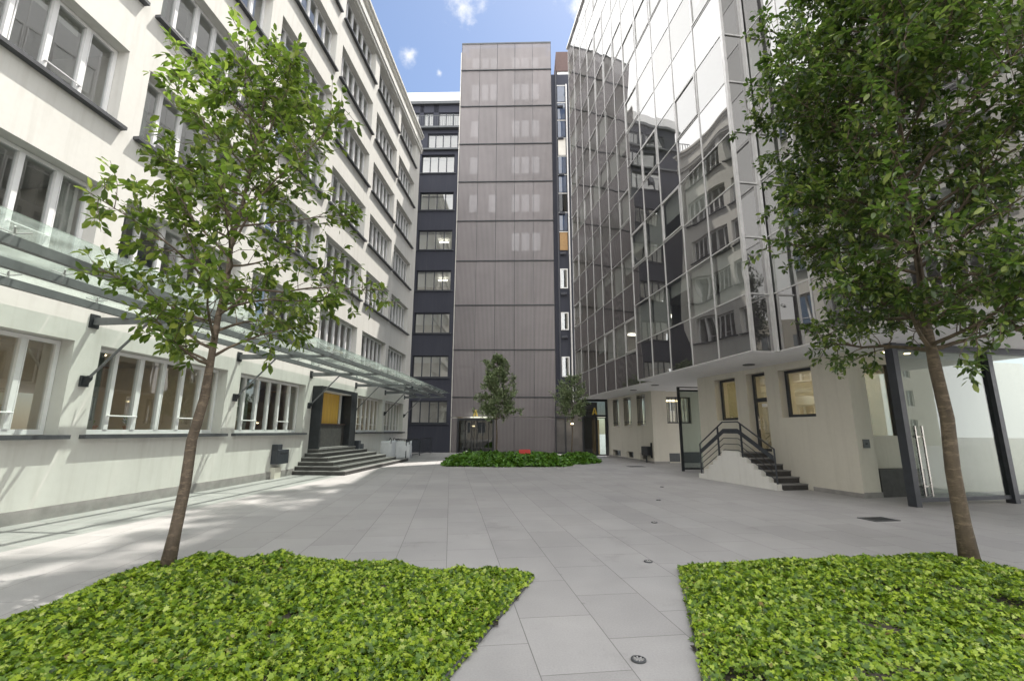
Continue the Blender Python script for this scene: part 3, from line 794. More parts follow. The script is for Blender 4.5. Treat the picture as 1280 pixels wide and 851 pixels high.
# back wall of the glazed entrance
w4=MB(MW@Mrot); holed(w4,-1.0,-.8,.5,6.5,0,3.391,[(.62,1.75,1.4,3.2)]); w4.build('entrance_wall',M['cream'],RB)
o=MB(MW@Mrot).box(-.96,-.9,.62,1.75,1.34,1.4).box(-.96,-.9,1.70,1.75,1.4,3.2).build('window',M['dark'],RB)
MB(MW@Mrot).box(-.92,-.915,.62,1.7,1.4,3.2).build('pane',M['glass'],o)
MB(MW).box(.55,1.9,-1.35,-1.01,0,.62).build('bench',M['step'],RB)
for x in (.9,1.6): MB(MW).disc((x,-1.6),.06,3.375,3.39,16).build('downlight',M['warm'],RB)
ic=thing('intercom_plate',(0,0,0),0,'square steel intercom plate on the end of the cream wall by the glazed entrance','intercom')
def w2w(x,y,z): p=MW@Vector((x,y,0)); return rbw(p.x,p.y,z)
ic.location=w2w(.25,-1.361,1.12); ic.rotation_euler=(0,0,R(12.5))
MB().box(-.09,.09,-.02,0,0,.2).build('plate',M['darkgrey'],ic); MB().disc((0,0),.02,0,.012) ; 
mm=MB(Matrix.Translation((0,-.02,.1))@Matrix.Rotation(R(90),4,'X')); mm.disc((0,0),.025,0,.01,14); mm.build('button',M['dark'],ic)

# far entrance under the curtain wall
FE=thing('glazed_lobby',(4.35,28.4,0),R(2),'dark glazed lobby with a door between the tower and the cream side wall','lobby')
f=MB(); f.box(-.05,.05,-.04,.06,0,3.38).box(.78,.84,-.03,.05,0,2.36).box(1.42,1.55,-.05,.1,0,3.38).box(.05,1.42,-.04,.06,2.32,2.44).box(-.05,1.55,-.06,.08,3.26,3.39).box(.05,.78,-.03,.05,0,.07)
f.build('frame',M['dark'],FE)
MB().box(.05,1.42,.0,.01,2.44,3.26).build('transom_pane',M['darkglass'],FE); MB().box(.05,.78,.0,.01,.07,2.32).build('side_pane',M['darkglass'],FE)
d=MB().box(.85,.9,.0,.04,.02,2.3).box(1.36,1.41,.0,.04,.02,2.3).box(.9,1.36,.0,.04,.02,.1).box(.9,1.36,.0,.04,2.24,2.3).build('door',M['dark'],FE)
MB().box(.9,1.36,.015,.02,.1,2.24).build('pane',M['shopglass'],d)
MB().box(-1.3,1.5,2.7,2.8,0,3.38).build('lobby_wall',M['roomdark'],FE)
MB().box(.95,1.4,1.8,1.9,0,2.2).build('lobby_panel',M['wood'],FE)
MB().box(-1.3,-.05,3.0,3.03,.07,3.2).build('rear_pane',M['darkglass'],FE) if False else None
MB().box(-1.35,-.06,2.62,2.69,0,.1).box(-1.35,-.06,2.62,2.69,2.3,2.4).box(-1.35,-1.28,2.62,2.69,.1,3.38).box(-.7,-.64,2.62,2.69,.1,3.38).build('rear_frame',M['dark'],FE)
MB().disc((-.3,2.2),.07,1.9,1.97).build('lobby_glow',M['warm'],FE)
letterA((4.35+.72,28.4-.05,2.46),R(2),.42,'gold letter A sign over the glazed lobby under the curtain wall')
# service strip between tower and glass block
SV=thing('service_shaft',(3.5,31.95,0),R(-1.6),'narrow dark shaft with white framed windows between the tower and the glass block','shaft')
w=MB(); 
wz2=[(5.2,6.62),(8.55,9.85),(11.65,13.15)]
w.box(-.55,1.6,.1,.4,0,29.6); w.build('wall',M['blue'],SV)
for a,b in wz2:
    f=MB(); f.box(.02,.09,.02,.1,a,b).box(.5,.57,.02,.1,a,b).box(.09,.5,.02,.1,a,a+.07).box(.09,.5,.02,.1,b-.07,b)
    o=f.build('window',M['white'],SV); MB().box(.09,.5,.05,.06,a+.07,b-.07).build('pane',M['glass'],o)
z=14.6; i=0
while z<28.5:
    MB().box(.04,.62,.05,.095,z,z+1.4).build('panel',[M['amberpanel'],M['bluepanel'],M['darkglass'],M['bluepanel'],M['bluepanel'],M['room'],M['bluepanel'],M['bluepanel'],M['bluepanel']][i%9],SV); 
    MB().box(.0,.66,.03,.098,z+1.42,z+1.48).build('rail',M['alu'],SV); z+=1.56; i+=1
for zz in (4.75,8.0,11.2,14.3,17.5,20.7,23.8,26.6): MB().tube([(.05,.02,zz),(.45,-.06,zz)],.11,10).build('pipe_stub',M['pipe'],SV)
MB().box(-.12,-.02,-.02,.09,3.4,29.8).build('duct',M['pipe'],SV)
MB().tube([(.74,.0,3.4),(.74,.0,28.6)],.06,8).build('downpipe',M['alu'],SV)
MB().box(.1,1.6,.5,3.,29.6,30.2).build('roof_box',M['white'],SV); MB().box(.0,1.8,.4,3.2,30.2,32.0).build('roof_block',M['brownroof'],SV)

# glazed entrance at the right
EN=thing('glazed_entrance',(8.24,9.81,0),R(11.5),'frameless glass entrance with dark steel posts at the right of the courtyard','entrance')
f=MB()
for x in (0,2.62,5.2): MB().box(x-.06,x+.07,-.09,.09,0,3.39).build('post',M['anthracite'],EN)
MB().box(.07,2.56,-.04,.04,.09,.17).box(2.69,5.14,-.04,.04,.09,.17).build('sill_beam',M['anthracite'],EN)
MB().box(.07,2.56,-.06,.06,3.24,3.385).box(2.69,5.14,-.06,.06,3.24,3.385).build('head_beam',M['anthracite'],EN)
for a,b in ((.07,2.56),(2.69,5.14)): MB().box(a,b,-.006,.006,.17,3.24).build('glass_pane',M['shopglass'],EN)
h=MB(); 
h.box(.16,.19,-.12,-.09,.2,1.62).box(.34,.37,-.12,-.09,.2,1.62)
for z in (.4,1.4): h.box(.16,.37,-.089,-.007,z-.012,z+.012)
h.build('handle',M['brass'],EN)
# stairs to the angled wall ---------------------------------------------
SS=thing('side_staircase',w2w(0,0,0),R(12.5),'white double flight of steps with dark treads and a steel handrail against the cream wall','staircase')
xo=-.95
side=[(.15,0),(.15,.02)]
for i in range(6):
    y=.18+.26*i; side+=[(y,.15*i+.02),(y,.15*(i+1)-.0)]
side+=[(1.50,.92),(2.27,.92)]
for i in range(5):
    y=2.27+.23*i; side+=[(y,.92-.155*i-.001),(y,.92-.155*(i+1))]
side+=[(3.5,.145),(3.5,0)]
sd=MB(); sd.prism_x(side[1:] if False else side,xo,xo+.14); sd.build('side_wall',M['stucco'],SS)
for i in range(6):
    y=.18+.26*i; yend=1.48 if i<5 else 2.3
    o=MB().box(xo+.142,-.005,y,y+.26 if i<5 else 2.27,.0,.15*(i+1)-.03).build('riser',M['step'],SS)
    MB().box(xo+.142,-.004,y-.02,y+.262 if i<5 else 2.28,.15*(i+1)-.029,.15*(i+1)).build('tread',M['tread'],o)
for i in range(4):
    y=2.28+.23*i; MB().box(xo+.142,-.005,y+.002,y+.23,0,.9-.155*(i+1)).build('riser',M['tread'],SS)
MB().box(-.02,-.003,-.02,.0,0,.1).build('plinth',M['plinth'],SS)
hr=[(3.42,.0),(3.40,1.09),(2.2,1.77),(1.52,1.77),(.22,1.04),(.21,.0)]
xr=xo+.05
HR=MB().tube([(xr,y,z) for y,z in hr],.022,8).build('handrail',M['anthracite'],SS)
pl=[(3.38,.84),(2.19,1.50),(1.55,1.50),(.26,.80)]
m_=MB()
for i in range(3):
    (y0,z0),(y1,z1)=pl[i],pl[i+1]
    m_.add([(xr-.006,y0,z0-.07),(xr-.006,y1,z1-.07),(xr-.006,y1,z1+.07),(xr-.006,y0,z0+.07),(xr+.006,y0,z0-.07),(xr+.006,y1,z1-.07),(xr+.006,y1,z1+.07),(xr+.006,y0,z0+.07)],[(0,1,2,3),(7,6,5,4),(0,4,5,1),(1,5,6,2),(2,6,7,3),(3,7,4,0)])
m_.build('rail_plate',M['anthracite'],HR)
m_=MB()
for dz in (-.21,-.38,-.55):
    m_.tube([(xr,y,z+dz) for y,z in pl],.012,6)
m_.build('lower_rails',M['anthracite'],HR)
for y,z0,z1 in ((2.45,.6,1.63),(1.42,.7,1.71)): MB().box(xr-.02,xr+.02,y-.02,y+.02,z0,z1).build('post',M['anthracite'],HR)
# frame beside the stairs
GF=thing('glass_screen',(6.5,18.05,0),R(4),'tall black framed glass screen standing between the side wall and the staircase','screen')
f=MB(); f.box(0,.09,-.04,.04,0,3.2).box(.09,1.1,-.03,.03,3.02,3.09).box(.09,1.1,-.03,.03,3.16,3.2).box(.09,1.1,-.03,.03,.06,.12).build('frame',M['dark'],GF)
MB().box(.09,1.1,-.004,.004,.12,3.02).build('pane',M['shopglass'],GF)
lb=thing('wall_box',rbw(X1-.0,11.55,.34),ar_,'black box on a short post beside the corner pillar of the cream side wall','box')
MB().bbox(-.26,-.003,-.35,.3,.0,.42,.012).build('body',M['dark'],lb); MB().box(-.08,-.003,-.4,-.351,-.1,.6).build('back_plate',M['dark'],lb); MB().box(-.16,-.1,0,.06,-.33,-.002).build('foot',M['darkgrey'],lb)

# building behind the camera, mirrored in the glass
BB=thing('rear_building',(0,-14,0),0,'pale rendered building behind the camera mirrored in the glazed entrance','building')
b=MB(); z=0.; wx=[-11+2.6*i for i in range(27)]
for k,(a,c) in enumerate(((1.,2.8),(4.2,6.0),(7.4,9.2))):
    b.box(-12,62,-.3,0,z,a); x=-12
    for xx in wx: b.box(x,xx,-.3,0,a,c); x=xx+1.4
    b.box(x,62,-.3,0,a,c); z=c
b.box(-12,62,-.3,0,z,10.4).box(-12,62,-6,-.3,10.2,10.4); b.build('wall',M['cream'],BB)
for (a,c) in ((1.,2.8),(4.2,6.0),(7.4,9.2)):
    for xx in wx:
        o=MB().box(xx,xx+.07,-.2,-.12,a,c).box(xx+1.33,xx+1.4,-.2,-.12,a,c).box(xx+.66,xx+.74,-.2,-.12,a,c).box(xx+.07,xx+.66,-.2,-.12,a,a+.07).box(xx+.74,xx+1.33,-.2,-.12,a,a+.07).build('window',M['white'],BB)
        MB().box(xx,xx+1.4,-.17,-.16,a,c).build('pane',M['darkglass'],o)

# ------------------------------------------------------------------ drains and grates
def drain(loc,r,label):
    t=thing('floor_drain',loc,0,label,'drain','round metal drains along the paving')
    m_=MB(); n=20; ri=r*.78
    vs=[];fs=[]
    for rr,z in ((r,.002),(r,.012),(ri,.014),(ri,.004)):
        vs+=[(rr*math.cos(2*math.pi*i/n),rr*math.sin(2*math.pi*i/n),z) for i in range(n)]
    for k in range(3):
        for i in range(n): fs.append((k*n+i,k*n+(i+1)%n,(k+1)*n+(i+1)%n,(k+1)*n+i))
    m_.add(vs,fs); m_.build('rim',M['darkgrey'],t)
    m_=MB(); m_.disc((0,0),ri*.98,.001,.004); m_.build('well',M['dark'],t)
    m_=MB()
    for i in range(8):
        a=math.pi*i/8*2; m_.bar((r*.15*math.cos(a),r*.15*math.sin(a),.009),(ri*math.cos(a),ri*math.sin(a),.009),.008,.006)
    m_.disc((0,0),r*.22,.0045,.012,12); m_.build('spokes',M['alu'],t)
for (x,y),l in zip(((.85,3.40),(1.60,5.74),(2.38,8.06),(3.24,10.57),(4.1,13.0)),
    ('round metal drain nearest the camera between the two ivy beds','round metal drain just beyond the corner of the right ivy bed','round metal drain third along the line from the right ivy bed','round metal drain fourth along the line, in the middle of the paving','round metal drain farthest along the line toward the far planting')):
    drain((x,y,0),.05,l)
def grate(loc,rz,label,w=.5,d=.36):
    t=thing('drain_grate',loc,rz,label,'grate','rectangular drain grates')
    MB().box(-w/2,w/2,-d/2,-d/2+.03,.002,.012).box(-w/2,w/2,d/2-.03,d/2,.002,.012).box(-w/2,-w/2+.03,-d/2+.03,d/2-.03,.002,.012).box(w/2-.03,w/2,-d/2+.03,d/2-.03,.002,.012).build('frame',M['darkgrey'],t)
    MB().box(-w/2+.03,w/2-.03,-d/2+.03,d/2-.03,.001,.004).build('well',M['dark'],t)
    b=MB()
    for i in range(9): x=-w/2+.05+(w-.1)*i/8; b.box(x-.008,x+.008,-d/2+.03,d/2-.03,.005,.011)
    b.build('bars',M['darkgrey'],t)
grate((6.39,8.41,0),R(10),'rectangular drain grate in front of the glazed entrance'); grate((5.31,20.2,0),R(8),'rectangular drain grate near the cream side wall',.7,.4)
grate((6.2,6.35,0),R(8),'rectangular drain grate beside the right trunk',.45,.3) if False else None
# red notice in the far bed
rs=thing('red_notice',(.6,21.6,0),R(3),'small red notice board on two pegs standing in the far ivy bed','sign')
MB().box(-.26,.26,-.01,.01,.38,.64).build('board',M['red'],rs); MB().box(-.2,-.17,.011,.03,0,.6).box(.17,.2,.011,.03,0,.6).build('pegs',M['darkgrey'],rs)
MB().box(-.2,.2,-.014,-.0105,.48,.53).box(-.14,.14,-.014,-.0105,.56,.59).build('lettering_strip',M['white'],rs) if False else None

# ------------------------------------------------------------------ vegetation
def rotmats(nrm,spin):
    """columns: leaf x (length), y (width), z (normal)"""
    nrm=nrm/np.linalg.norm(nrm,axis=1,keepdims=True)
    ref=np.tile(np.array([[0,0,1.]]),(len(nrm),1)); ref[np.abs(nrm[:,2])>.9]=[1,0,0]
    u=np.cross(nrm,ref); u/=np.linalg.norm(u,axis=1,keepdims=True); w=np.cross(nrm,u)
    x=u*np.cos(spin)[:,None]+w*np.sin(spin)[:,None]; y=np.cross(nrm,x)
    return np.stack([x,y,nrm],axis=2)
LEAF_V=np.array([(0,0,0),(.30,.21,.05),(.68,.22,.03),(1.,0,-.10),(.68,-.22,.03),(.30,-.21,.05)])
LEAF_F=[(0,3,2,1),(0,5,4,3)]
IVY_V=np.array([(0.05,0,.0),(-.12,.30,.02),(.22,.52,-.05),(.32,.24,.03),(.66,.36,-.06),(.62,.13,.02),(1.,0,-.12),(.62,-.13,.02),(.66,-.36,-.06),(.32,-.24,.03),(.22,-.52,-.05),(-.12,-.30,.02)])
IVY_F=[(0,1,2,3),(0,3,4,5),(0,5,6,7),(0,7,8,9),(0,9,10,11)]
def scatter(name,pos,Rm,size,V,F,mat,parent=None,extra=None):
    n=len(pos); k=len(V)
    vs=np.einsum('nij,kj->nki',Rm,V)*size[:,None,None]+pos[:,None,:]
    loops=np.array([i for f in F for i in f],np.int32); sz=np.array([len(f) for f in F],np.int32)
    L=(loops[None,:]+(np.arange(n)*k)[:,None]).ravel(); S=np.tile(sz,n)
    return np_mesh(name,vs.reshape(-1,3),S,L,mat,parent)
def noise2(x,y,seed=0):
    r=np.random.default_rng(seed); out=np.zeros_like(x)
    for k in range(9):
        f=r.uniform(.8,4.5); a=r.uniform(0,6.28); p=r.uniform(0,6.28); out+=np.sin(f*(x*np.cos(a)+y*np.sin(a))+p)/(1+.3*f)
    return out/3.2
def inpoly(x,y,poly):
    c=np.zeros(len(x),bool); n=len(poly)
    for i in range(n):
        x0,y0=poly[i]; x1,y1=poly[(i+1)%n]
        t=((y0>y)!=(y1>y))&(x<(x1-x0)*(y-y0)/((y1-y0) if y1!=y0 else 1e-9)+x0); c^=t
    return c
def distpoly(x,y,poly):
    d=np.full(len(x),1e9); n=len(poly)
    for i in range(n):
        x0,y0=poly[i]; x1,y1=poly[(i+1)%n]; dx,dy=x1-x0,y1-y0; L=dx*dx+dy*dy
        t=np.clip(((x-x0)*dx+(y-y0)*dy)/L,0,1); d=np.minimum(d,np.hypot(x-x0-t*dx,y-y0-t*dy))
    return d
def ivy_bed(name,poly,n,size,hmax,mound,seed,mat,label,edge_label,spread=.0):
    r=np.random.default_rng(seed); P=np.array(poly); lo,hi=P.min(0)-.08,P.max(0)+.08
    xs=r.uniform(lo[0],hi[0],n*3); ys=r.uniform(lo[1],hi[1],n*3)
    ins=inpoly(xs,ys,poly); d=distpoly(xs,ys,poly); keep=ins|(d<spread*(.5+.5*noise2(xs*3,ys*3,seed+3)))
    xs,ys,d,ins=xs[keep][:n],ys[keep][:n],d[keep][:n],ins[keep][:n]
    dd=np.where(ins,d,0)
    nz=noise2(xs*1.6,ys*1.6,seed); nf=noise2(xs*7,ys*7,seed+1)
    gap=noise2(xs*4.3,ys*4.3,seed+9)>.72
    top=np.where(gap,.45,1)*np.minimum(1,.30+dd/.35)*hmax*(1+.3*nz+.42*nf)+mound(xs,ys)*np.minimum(1,dd/.7)
    depth=r.random(len(xs))**2.2
    z=np.maximum(.015,top*(1-.55*depth))
    g=.13
    tilt=r.normal(0,.62,(len(xs),2))
    gx=(noise2((xs+.03)*7,ys*7,seed+1)-nf)/.03*hmax*.2; gy=(noise2(xs*7,(ys+.03)*7,seed+1)-nf)/.03*hmax*.2
    nr=np.stack([tilt[:,0]-gx,tilt[:,1]-gy-.18,np.ones(len(xs))],1)
    Rm=rotmats(nr,r.uniform(0,6.28,len(xs)))
    sz=size*r.uniform(.45,1.45,len(xs))*(1-.25*(nz>.6))
    o=scatter(name,np.stack([xs,ys,z],1),Rm,sz,IVY_V,IVY_F,mat)
    tag(o,label,'ivy',kind='stuff')
    # stray shoots standing above the carpet
    return o
def bed_soil(poly,mound,label):
    P=np.array(poly); N=26; lo,hi=P.min(0),P.max(0); b=MB(); idx={}
    X=np.linspace(lo[0],hi[0],N); Y=np.linspace(lo[1],hi[1],N)
    gx,gy=np.meshgrid(X,Y); fx,fy=gx.ravel(),gy.ravel()
    ins=inpoly(fx,fy,poly); d=np.where(ins,distpoly(fx,fy,poly),0); z=.02+(.05+mound(fx,fy))*np.minimum(1,d/.7)
    vs=list(zip(fx,fy,z)); fs=[]
    for j in range(N-1):
        for i in range(N-1):
            q=(j*N+i,j*N+i+1,(j+1)*N+i+1,(j+1)*N+i)
            if sum(ins[k] for k in q)>=3: fs.append(q)
    o=b.add(vs,fs).build('soil',M['soil'],None,True); tag(o,label,'soil',kind='structure'); return o
def edging(poly,label,w=.012,h=.035):
    m_=MB(); n=len(poly)
    for i in range(n):
        a,b=Vector((*poly[i],h/2+.001)),Vector((*poly[(i+1)%n],h/2+.001)); m_.bar(a,b,w,h)
    o=m_.build('bed_edging',M['darkgrey']); tag(o,label,'edging','steel edgings of the planting beds'); return o
PL=[(.235,5.13),(-1.2,5.3),(-2.5,5.55),(-3.5,5.6),(-3.92,5.1),(-3.95,1.2),(-1.1,.9)]
PRr=[(1.86,5.44),(3.0,5.6),(4.75,5.68),(5.25,5.35),(5.2,1.2),(.5,.9)]
mL=lambda x,y:.12*np.exp(-((x+2.9)**2/4.5+(y-4.5)**2/1.4)); mR=lambda x,y:.12*np.exp(-((x-4.3)**2/4.5+(y-4.7)**2/1.6))
bed_soil(PL,mL,'dark soil under the left ivy bed'); bed_soil(PRr,mR,'dark soil under the right ivy bed')
ivy_bed('ivy',PL,120000,.036,.125,mL,1,M['ivy'],'bright green ivy carpet of the left bed around the left trunk','',.012)
ivy_bed('ivy',PRr,118000,.035,.125,mR,2,M['ivy'],'bright green ivy carpet of the right bed around the right trunk','',.012)
edging(PL,'thin steel edging round the left ivy bed'); edging(PRr,'thin steel edging round the right ivy bed')
PF=[(-3.0,20.9),(-2.75,20.0),(-.5,19.75),(2.1,20.0),(2.6,20.9),(2.2,23.4),(-2.6,23.4)]
PF2=[(2.35,23.6),(2.5,21.7),(3.3,21.5),(4.0,22.2),(4.25,23.2),(3.6,25.0)]
mF=lambda x,y:.16*np.exp(-((x+.2)**2/6+(y-21.6)**2/1.5)); mF2=lambda x,y:.12*np.exp(-((x-3.1)**2/1+(y-22.9)**2/1.))
ivy_bed('ivy',PF,16000,.13,.3,mF,3,M['ivyfar'],'far glossy ivy bed in front of the tower around the middle small tree','',.25)
ivy_bed('ivy',PF2,6000,.13,.28,mF2,4,M['ivyfar'],'small ivy patch at the foot of the right small tree in front of the lobby','',.3)
bed_soil(PF,mF,'dark soil under the far ivy bed'); bed_soil(PF2,mF2,'dark soil under the small far ivy patch')

def tree(name,base,top,crown,trunk_r,n1,n2,per,lsize,mat,bark,seed,label,droop=.15,kink=.028,fork=.55,bias=0.):
    """crown: function t(0..1 up the crown) -> radius; returns thing with trunk, limbs, crown"""
    r=random.Random(seed); q=np.random.default_rng(seed)
    t=thing(name,base,0,label,'tree','trees of the courtyard')
    z0,z1,rad=crown
    topv=Vector(top)-Vector(base); H=topv.z
    N=14; tp=[];tr=[]
    for i in range(N+1):
        u=i/N; p=topv*u+Vector((r.uniform(-kink,kink),r.uniform(-kink,kink),0))*math.sin(math.pi*u)
        tp.append(p); z=p.z
        tr.append(max(.008,trunk_r*(1-.22*min(1,z/z0))*(1 if z<z0 else .8*max(.08,1-(z-z0)/(H-z0)))*(1+.35*math.exp(-z/.12))))
    # smoother trunk below crown
    tk=MB().tube(tp,tr,12); tk.build('trunk',bark,t,True)
    def at(z):
        for i in range(N):
            if tp[i+1].z>=z: 
                f=(z-tp[i].z)/(tp[i+1].z-tp[i].z); return tp[i].lerp(tp[i+1],f)
        return tp[-1]
    limbs=MB(); pos=[];nrm=[];axis=[]
    def leaves_along(pts,n,start=.25):
        for _ in range(n):
            u=start+(1-start)*r.random()**.75; k=u*(len(pts)-1); i=min(int(k),len(pts)-2); p=pts[i].lerp(pts[i+1],k-i)
            d=(pts[i+1]-pts[i]).normalized()
            off=Vector((r.gauss(0,1),r.gauss(0,1),r.gauss(0,1)-.2)).normalized()
            ax=(d*.6+off).normalized(); ax.z-=droop; ax.normalize()
            up=Vector((r.gauss(0,.55),r.gauss(0,.55),1)); up=(up-ax*up.dot(ax)).normalized()
            pos.append(p+ax*r.uniform(.0,.05)); nrm.append(up); axis.append(ax)
    def path(p0,d,L,k=5,wig=.12,up=.25):
        pts=[p0]; d=d.normalized()
        for i in range(k):
            d=(d+Vector((r.gauss(0,wig),r.gauss(0,wig),r.gauss(0,wig)+up/k))).normalized(); pts.append(pts[-1]+d*L/k)
        return pts
    ga=r.uniform(0,6.28)
    for i in range(n1):
        u=(i+.5)/n1; z=z0+(z1-z0)*(u*.93-.02); p0=at(max(z-.15,z0*.97)); ga+=2.4+r.uniform(-.4,.4)
        Rr=rad(u)*r.uniform(.72,1.12)*(1+bias*math.cos(ga)); el=r.uniform(.1,.5)+.55*u
        d=Vector((math.cos(ga)*math.cos(el),math.sin(ga)*math.cos(el),math.sin(el)))
        L=Rr/max(.35,math.cos(el)); L=min(L,(z1-z)/max(.15,math.sin(el))*1.0+.25)
        pts=path(p0,d,L,6,.13,.1); b=trunk_r*.34*(1-.55*u)
        limbs.tube(pts,[max(.004,b*(1-.85*k/6)) for k in range(7)],6)
        m=max(3,int(n2*(.6+.8*L/2)))
        for j in range(m):
            v=.22+.76*(j+r.random())/m; k=v*6; ii=min(int(k),5); p=pts[ii].lerp(pts[ii+1],k-ii)
            dd=(pts[ii+1]-pts[ii]).normalized(); o=Vector((r.gauss(0,1),r.gauss(0,1),r.gauss(.1,.8))).normalized()
            l2=L*(1-v*.55)*r.uniform(.25,.6)
            tw_=path(p,dd*.75+o*.9,l2,4,.2,.12)
            limbs.tube(tw_,[max(.0022,b*.32*(1-.8*k2/4)) for k2 in range(5)],4)
            leaves_along(tw_,int(per*max(.5,l2/.45)*r.uniform(.55,1.3)))
            if r.random()<fork:
                s2=path(tw_[2],(tw_[3]-tw_[2]).normalized()+Vector((r.gauss(0,.8),r.gauss(0,.8),r.gauss(0,.6))),l2*.7,3,.2,.1)
                limbs.tube(s2,[.004,.003,.0025,.002],4); leaves_along(s2,int(per*.6),.1)
        leaves_along(pts,int(per*1.2),.6)
    limbs.build('limbs',bark,t)
    pos=np.array(pos);nrm=np.array(nrm);axis=np.array(axis)
    y=np.cross(nrm,axis); Rm=np.stack([axis,y,nrm],axis=2)
    size=lsize*q.uniform(.55,1.25,len(pos))
    scatter('crown',pos,Rm,size,LEAF_V,LEAF_F,mat,t)
    return len(pos)
nl=tree('courtyard_tree',(-3.48,4.97,.02),(-3.12,5.15,6.4),(2.25,6.5,lambda u:1.6*math.sin(math.pi*(.2+.74*u))**.7*(1-.42*u)),.058,40,11,15,.104,M['leafl'],M['barkl'],5,'loose leafed young tree with a slender mottled trunk rising from the left ivy bed',bias=.16)
nr_=tree('courtyard_tree',(4.72,5.05,.02),(4.74,5.1,7.6),(2.45,7.7,lambda u:1.72*math.sin(math.pi*(.24+.68*u))**.5),.074,70,15,26,.084,M['leafr'],M['bark'],9,'dense dark leafed tree with a straight brown trunk rising from the right ivy bed',bias=.1)
ns=tree('courtyard_tree',(-.7,22.0,.1),(-.72,22.0,5.15),(1.95,5.2,lambda u:1.05*(1-u)**.6+.12),.045,60,9,26,.1,M['leafs'],M['bark'],21,'small conical grey green tree in the far ivy bed in front of the tower')
tree('courtyard_tree',(2.95,23.1,.1),(3.05,23.1,3.95),(2.05,4.0,lambda u:.85*math.sin(math.pi*(.25+.65*u))**.7),.032,40,9,20,.09,M['leafs'],M['bark'],22,'small round headed tree in front of the glazed lobby')
q_=0  # unseen trees, added only to dapple the sunlight on paving and wall
for ly,hh in ((-7.4,8.8),(-5.0,7.4),(-2.6,9.4),(-.6,7.8),(1.4,9.2),(3.5,7.6),(5.6,9.4),(8.0,8.0),(9.8,9.0),(11.8,7.8)):
    p=rbw(1.5 if 0<ly<6.8 else 2.1,ly,28.81); q_+=1
    tree('dapple_tree',p,(p[0],p[1],28.8+hh),(.7,hh+.1,lambda u:1.5*math.sin(math.pi*(.2+.7*u))**.6),.08,24,6,9,.22,M['leafs'],M['bark'],60+q_,('unseen tree added above the glass block to dapple the sun, %s from the street end'%('first','second','third','fourth','fifth','sixth','seventh','eighth','ninth','tenth')[q_-1]))

# ------------------------------------------------------------------ light, sky, camera
SUN_AZ,SUN_EL=45.,65.5; FILL_CLOUD=20.
w=bpy.data.worlds.new('World'); sc.world=w; w.use_nodes=True; nt=w.node_tree; nt.nodes.clear()
out=nt.nodes.new('ShaderNodeOutputWorld'); bg=nt.nodes.new('ShaderNodeBackground'); bg.inputs[1].default_value=.09
sky=nt.nodes.new('ShaderNodeTexSky'); sky.sky_type='NISHITA'; sky.sun_disc=False; sky.sun_elevation=R(SUN_EL); sky.sun_rotation=R(SUN_AZ); sky.air_density=1.; sky.dust_density=.8; sky.ozone_density=1.2
def wn(t,**k):
    x=nt.nodes.new(t)
    for a,b in k.items(): setattr(x,a,b)
    return x
def wm(op,a,b=0.,c=None,clamp=False):
    x=wn('ShaderNodeMath',operation=op,use_clamp=clamp)
    for i,v in enumerate((a,b,c)):
        if v is None: continue
        if isinstance(v,(int,float)): x.inputs[i].default_value=v
        else: nt.links.new(v,x.inputs[i])
    return x.outputs[0]
tc=wn('ShaderNodeTexCoord'); nz=wn('ShaderNodeTexNoise'); nz.inputs['Scale'].default_value=5.; nz.inputs['Detail'].default_value=8; nz.inputs['Roughness'].default_value=.6
nt.links.new(tc.outputs['Generated'],nz.inputs['Vector'])
nb=wn('ShaderNodeTexNoise'); nb.inputs['Scale'].default_value=1.7; nb.inputs['Detail'].default_value=5; nt.links.new(tc.outputs['Generated'],nb.inputs['Vector'])
sep=wn('ShaderNodeSeparateXYZ'); nt.links.new(tc.outputs['Generated'],sep.inputs[0])
def sstep(v,a,b):
    m=wn('ShaderNodeMapRange',interpolation_type='SMOOTHSTEP'); m.inputs[1].default_value=a; m.inputs[2].default_value=b; nt.links.new(v,m.inputs[0]); return m.outputs[0]
west=sstep(wm('MULTIPLY',sep.outputs[0],-1.),.235,.32)           # bright broken cloud: west mirrored in glass; south and overhead added as unseen fill
south=sstep(wm('MULTIPLY',sep.outputs[1],-1.),-.42,-.1)
bank=wm('MAXIMUM',west,south)
brk=wm('ADD',wm('MULTIPLY',nb.outputs['Fac'],.6),wm('MULTIPLY',nz.outputs['Fac'],.4))
bankmask=sstep(wm('ADD',bank,wm('MULTIPLY',wm('SUBTRACT',brk,.5),1.6)),.35,.8)
import sys
def pixdir(x,y):
    f=572.; u=(x-640)/f; v=(425.5-y)/f; p=R(11.1); d=Vector((u,math.cos(p)-v*math.sin(p),math.sin(p)+v*math.cos(p))); return d.normalized()
puff=None
for (x,y,rr) in ((575,10,.05),(510,71,.032),(590,-12,.06),(548,92,.014),(722,6,.045),(716,-25,.06)):
    d=pixdir(x,y); vm=wn('ShaderNodeVectorMath',operation='DISTANCE'); nt.links.new(tc.outputs['Generated'],vm.inputs[0]); vm.inputs[1].default_value=d
    m=wn('ShaderNodeMapRange'); m.inputs[1].default_value=0; m.inputs[2].default_value=rr; m.inputs[3].default_value=1; m.inputs[4].default_value=0; nt.links.new(vm.outputs['Value'],m.inputs[0])
    puff=m.outputs[0] if puff is None else wm('MAXIMUM',puff,m.outputs[0])
n3=wn('ShaderNodeTexNoise'); n3.inputs['Scale'].default_value=34.; n3.inputs['Detail'].default_value=6; n3.inputs['Roughness'].default_value=.6; nt.links.new(tc.outputs['Generated'],n3.inputs['Vector'])
pm=sstep(wm('ADD',wm('MULTIPLY',puff,.85),wm('MULTIPLY',wm('SUBTRACT',n3.outputs['Fac'],.5),1.5)),.3,1.05)
mask=pm
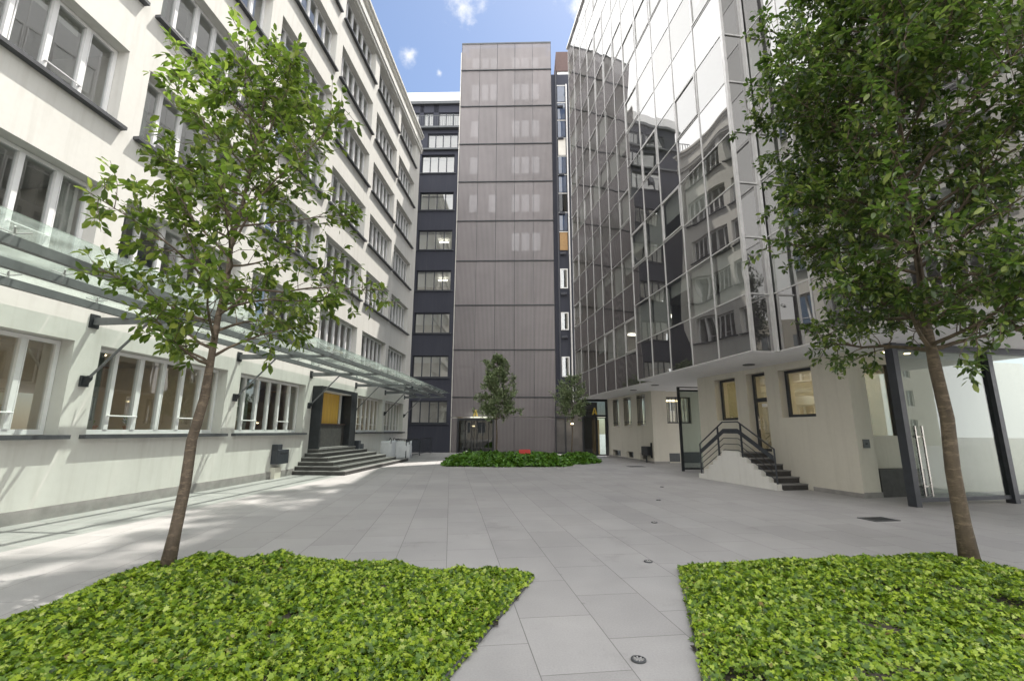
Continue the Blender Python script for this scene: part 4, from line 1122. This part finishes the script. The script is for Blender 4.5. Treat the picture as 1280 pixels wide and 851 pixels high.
mx=wn('ShaderNodeMix',data_type='RGBA'); nt.links.new(mask,mx.inputs[0]); nt.links.new(sky.outputs[0],mx.inputs[6]); mx.inputs[7].default_value=(6.2,6.25,6.35,1)
cb=wn('ShaderNodeMix',data_type='RGBA'); cb.inputs[6].default_value=(13,13.3,13.8,1); cb.inputs[7].default_value=(FILL_CLOUD,FILL_CLOUD*.985,FILL_CLOUD*.96,1); nt.links.new(brk,cb.inputs[0])
m2=wn('ShaderNodeMix',data_type='RGBA'); nt.links.new(bankmask,m2.inputs[0]); nt.links.new(mx.outputs[2],m2.inputs[6]); nt.links.new(cb.outputs[2],m2.inputs[7])
nt.links.new(m2.outputs[2],bg.inputs[0]); nt.links.new(bg.outputs[0],out.inputs[0])

sl=bpy.data.lights.new('sun','SUN'); sl.energy=3.9; sl.angle=R(.53); sl.color=(1,.95,.87)
so_=bpy.data.objects.new('sun',sl); COL.objects.link(so_)
sv=Vector((math.sin(R(SUN_AZ))*math.cos(R(SUN_EL)),math.cos(R(SUN_AZ))*math.cos(R(SUN_EL)),math.sin(R(SUN_EL))))
so_.rotation_euler=(-sv).to_track_quat('-Z','Y').to_euler(); so_.location=(0,0,60)

cd=bpy.data.cameras.new('camera'); cd.sensor_width=36; cd.lens=572/1280*36; cd.clip_start=.05; cd.clip_end=3000
cam=bpy.data.objects.new('camera',cd); COL.objects.link(cam)
cam.matrix_world=Matrix.Translation((0,0,1.5))@Matrix.Rotation(R(90+11.1),4,'X')@Matrix.Rotation(R(.19),4,'Z')
sc.camera=cam
sc.view_settings.view_transform='Standard'; sc.view_settings.look='None'; sc.view_settings.exposure=1.12; sc.view_settings.gamma=1
sc.render.engine='CYCLES'; cy=sc.cycles; cy.use_denoising=True
try: cy.denoiser='OPENIMAGEDENOISE'
except Exception: pass
cy.max_bounces=10; cy.diffuse_bounces=4; cy.glossy_bounces=5; cy.transparent_max_bounces=24; cy.caustics_reflective=False; cy.caustics_refractive=False; cy.sample_clamp_indirect=6
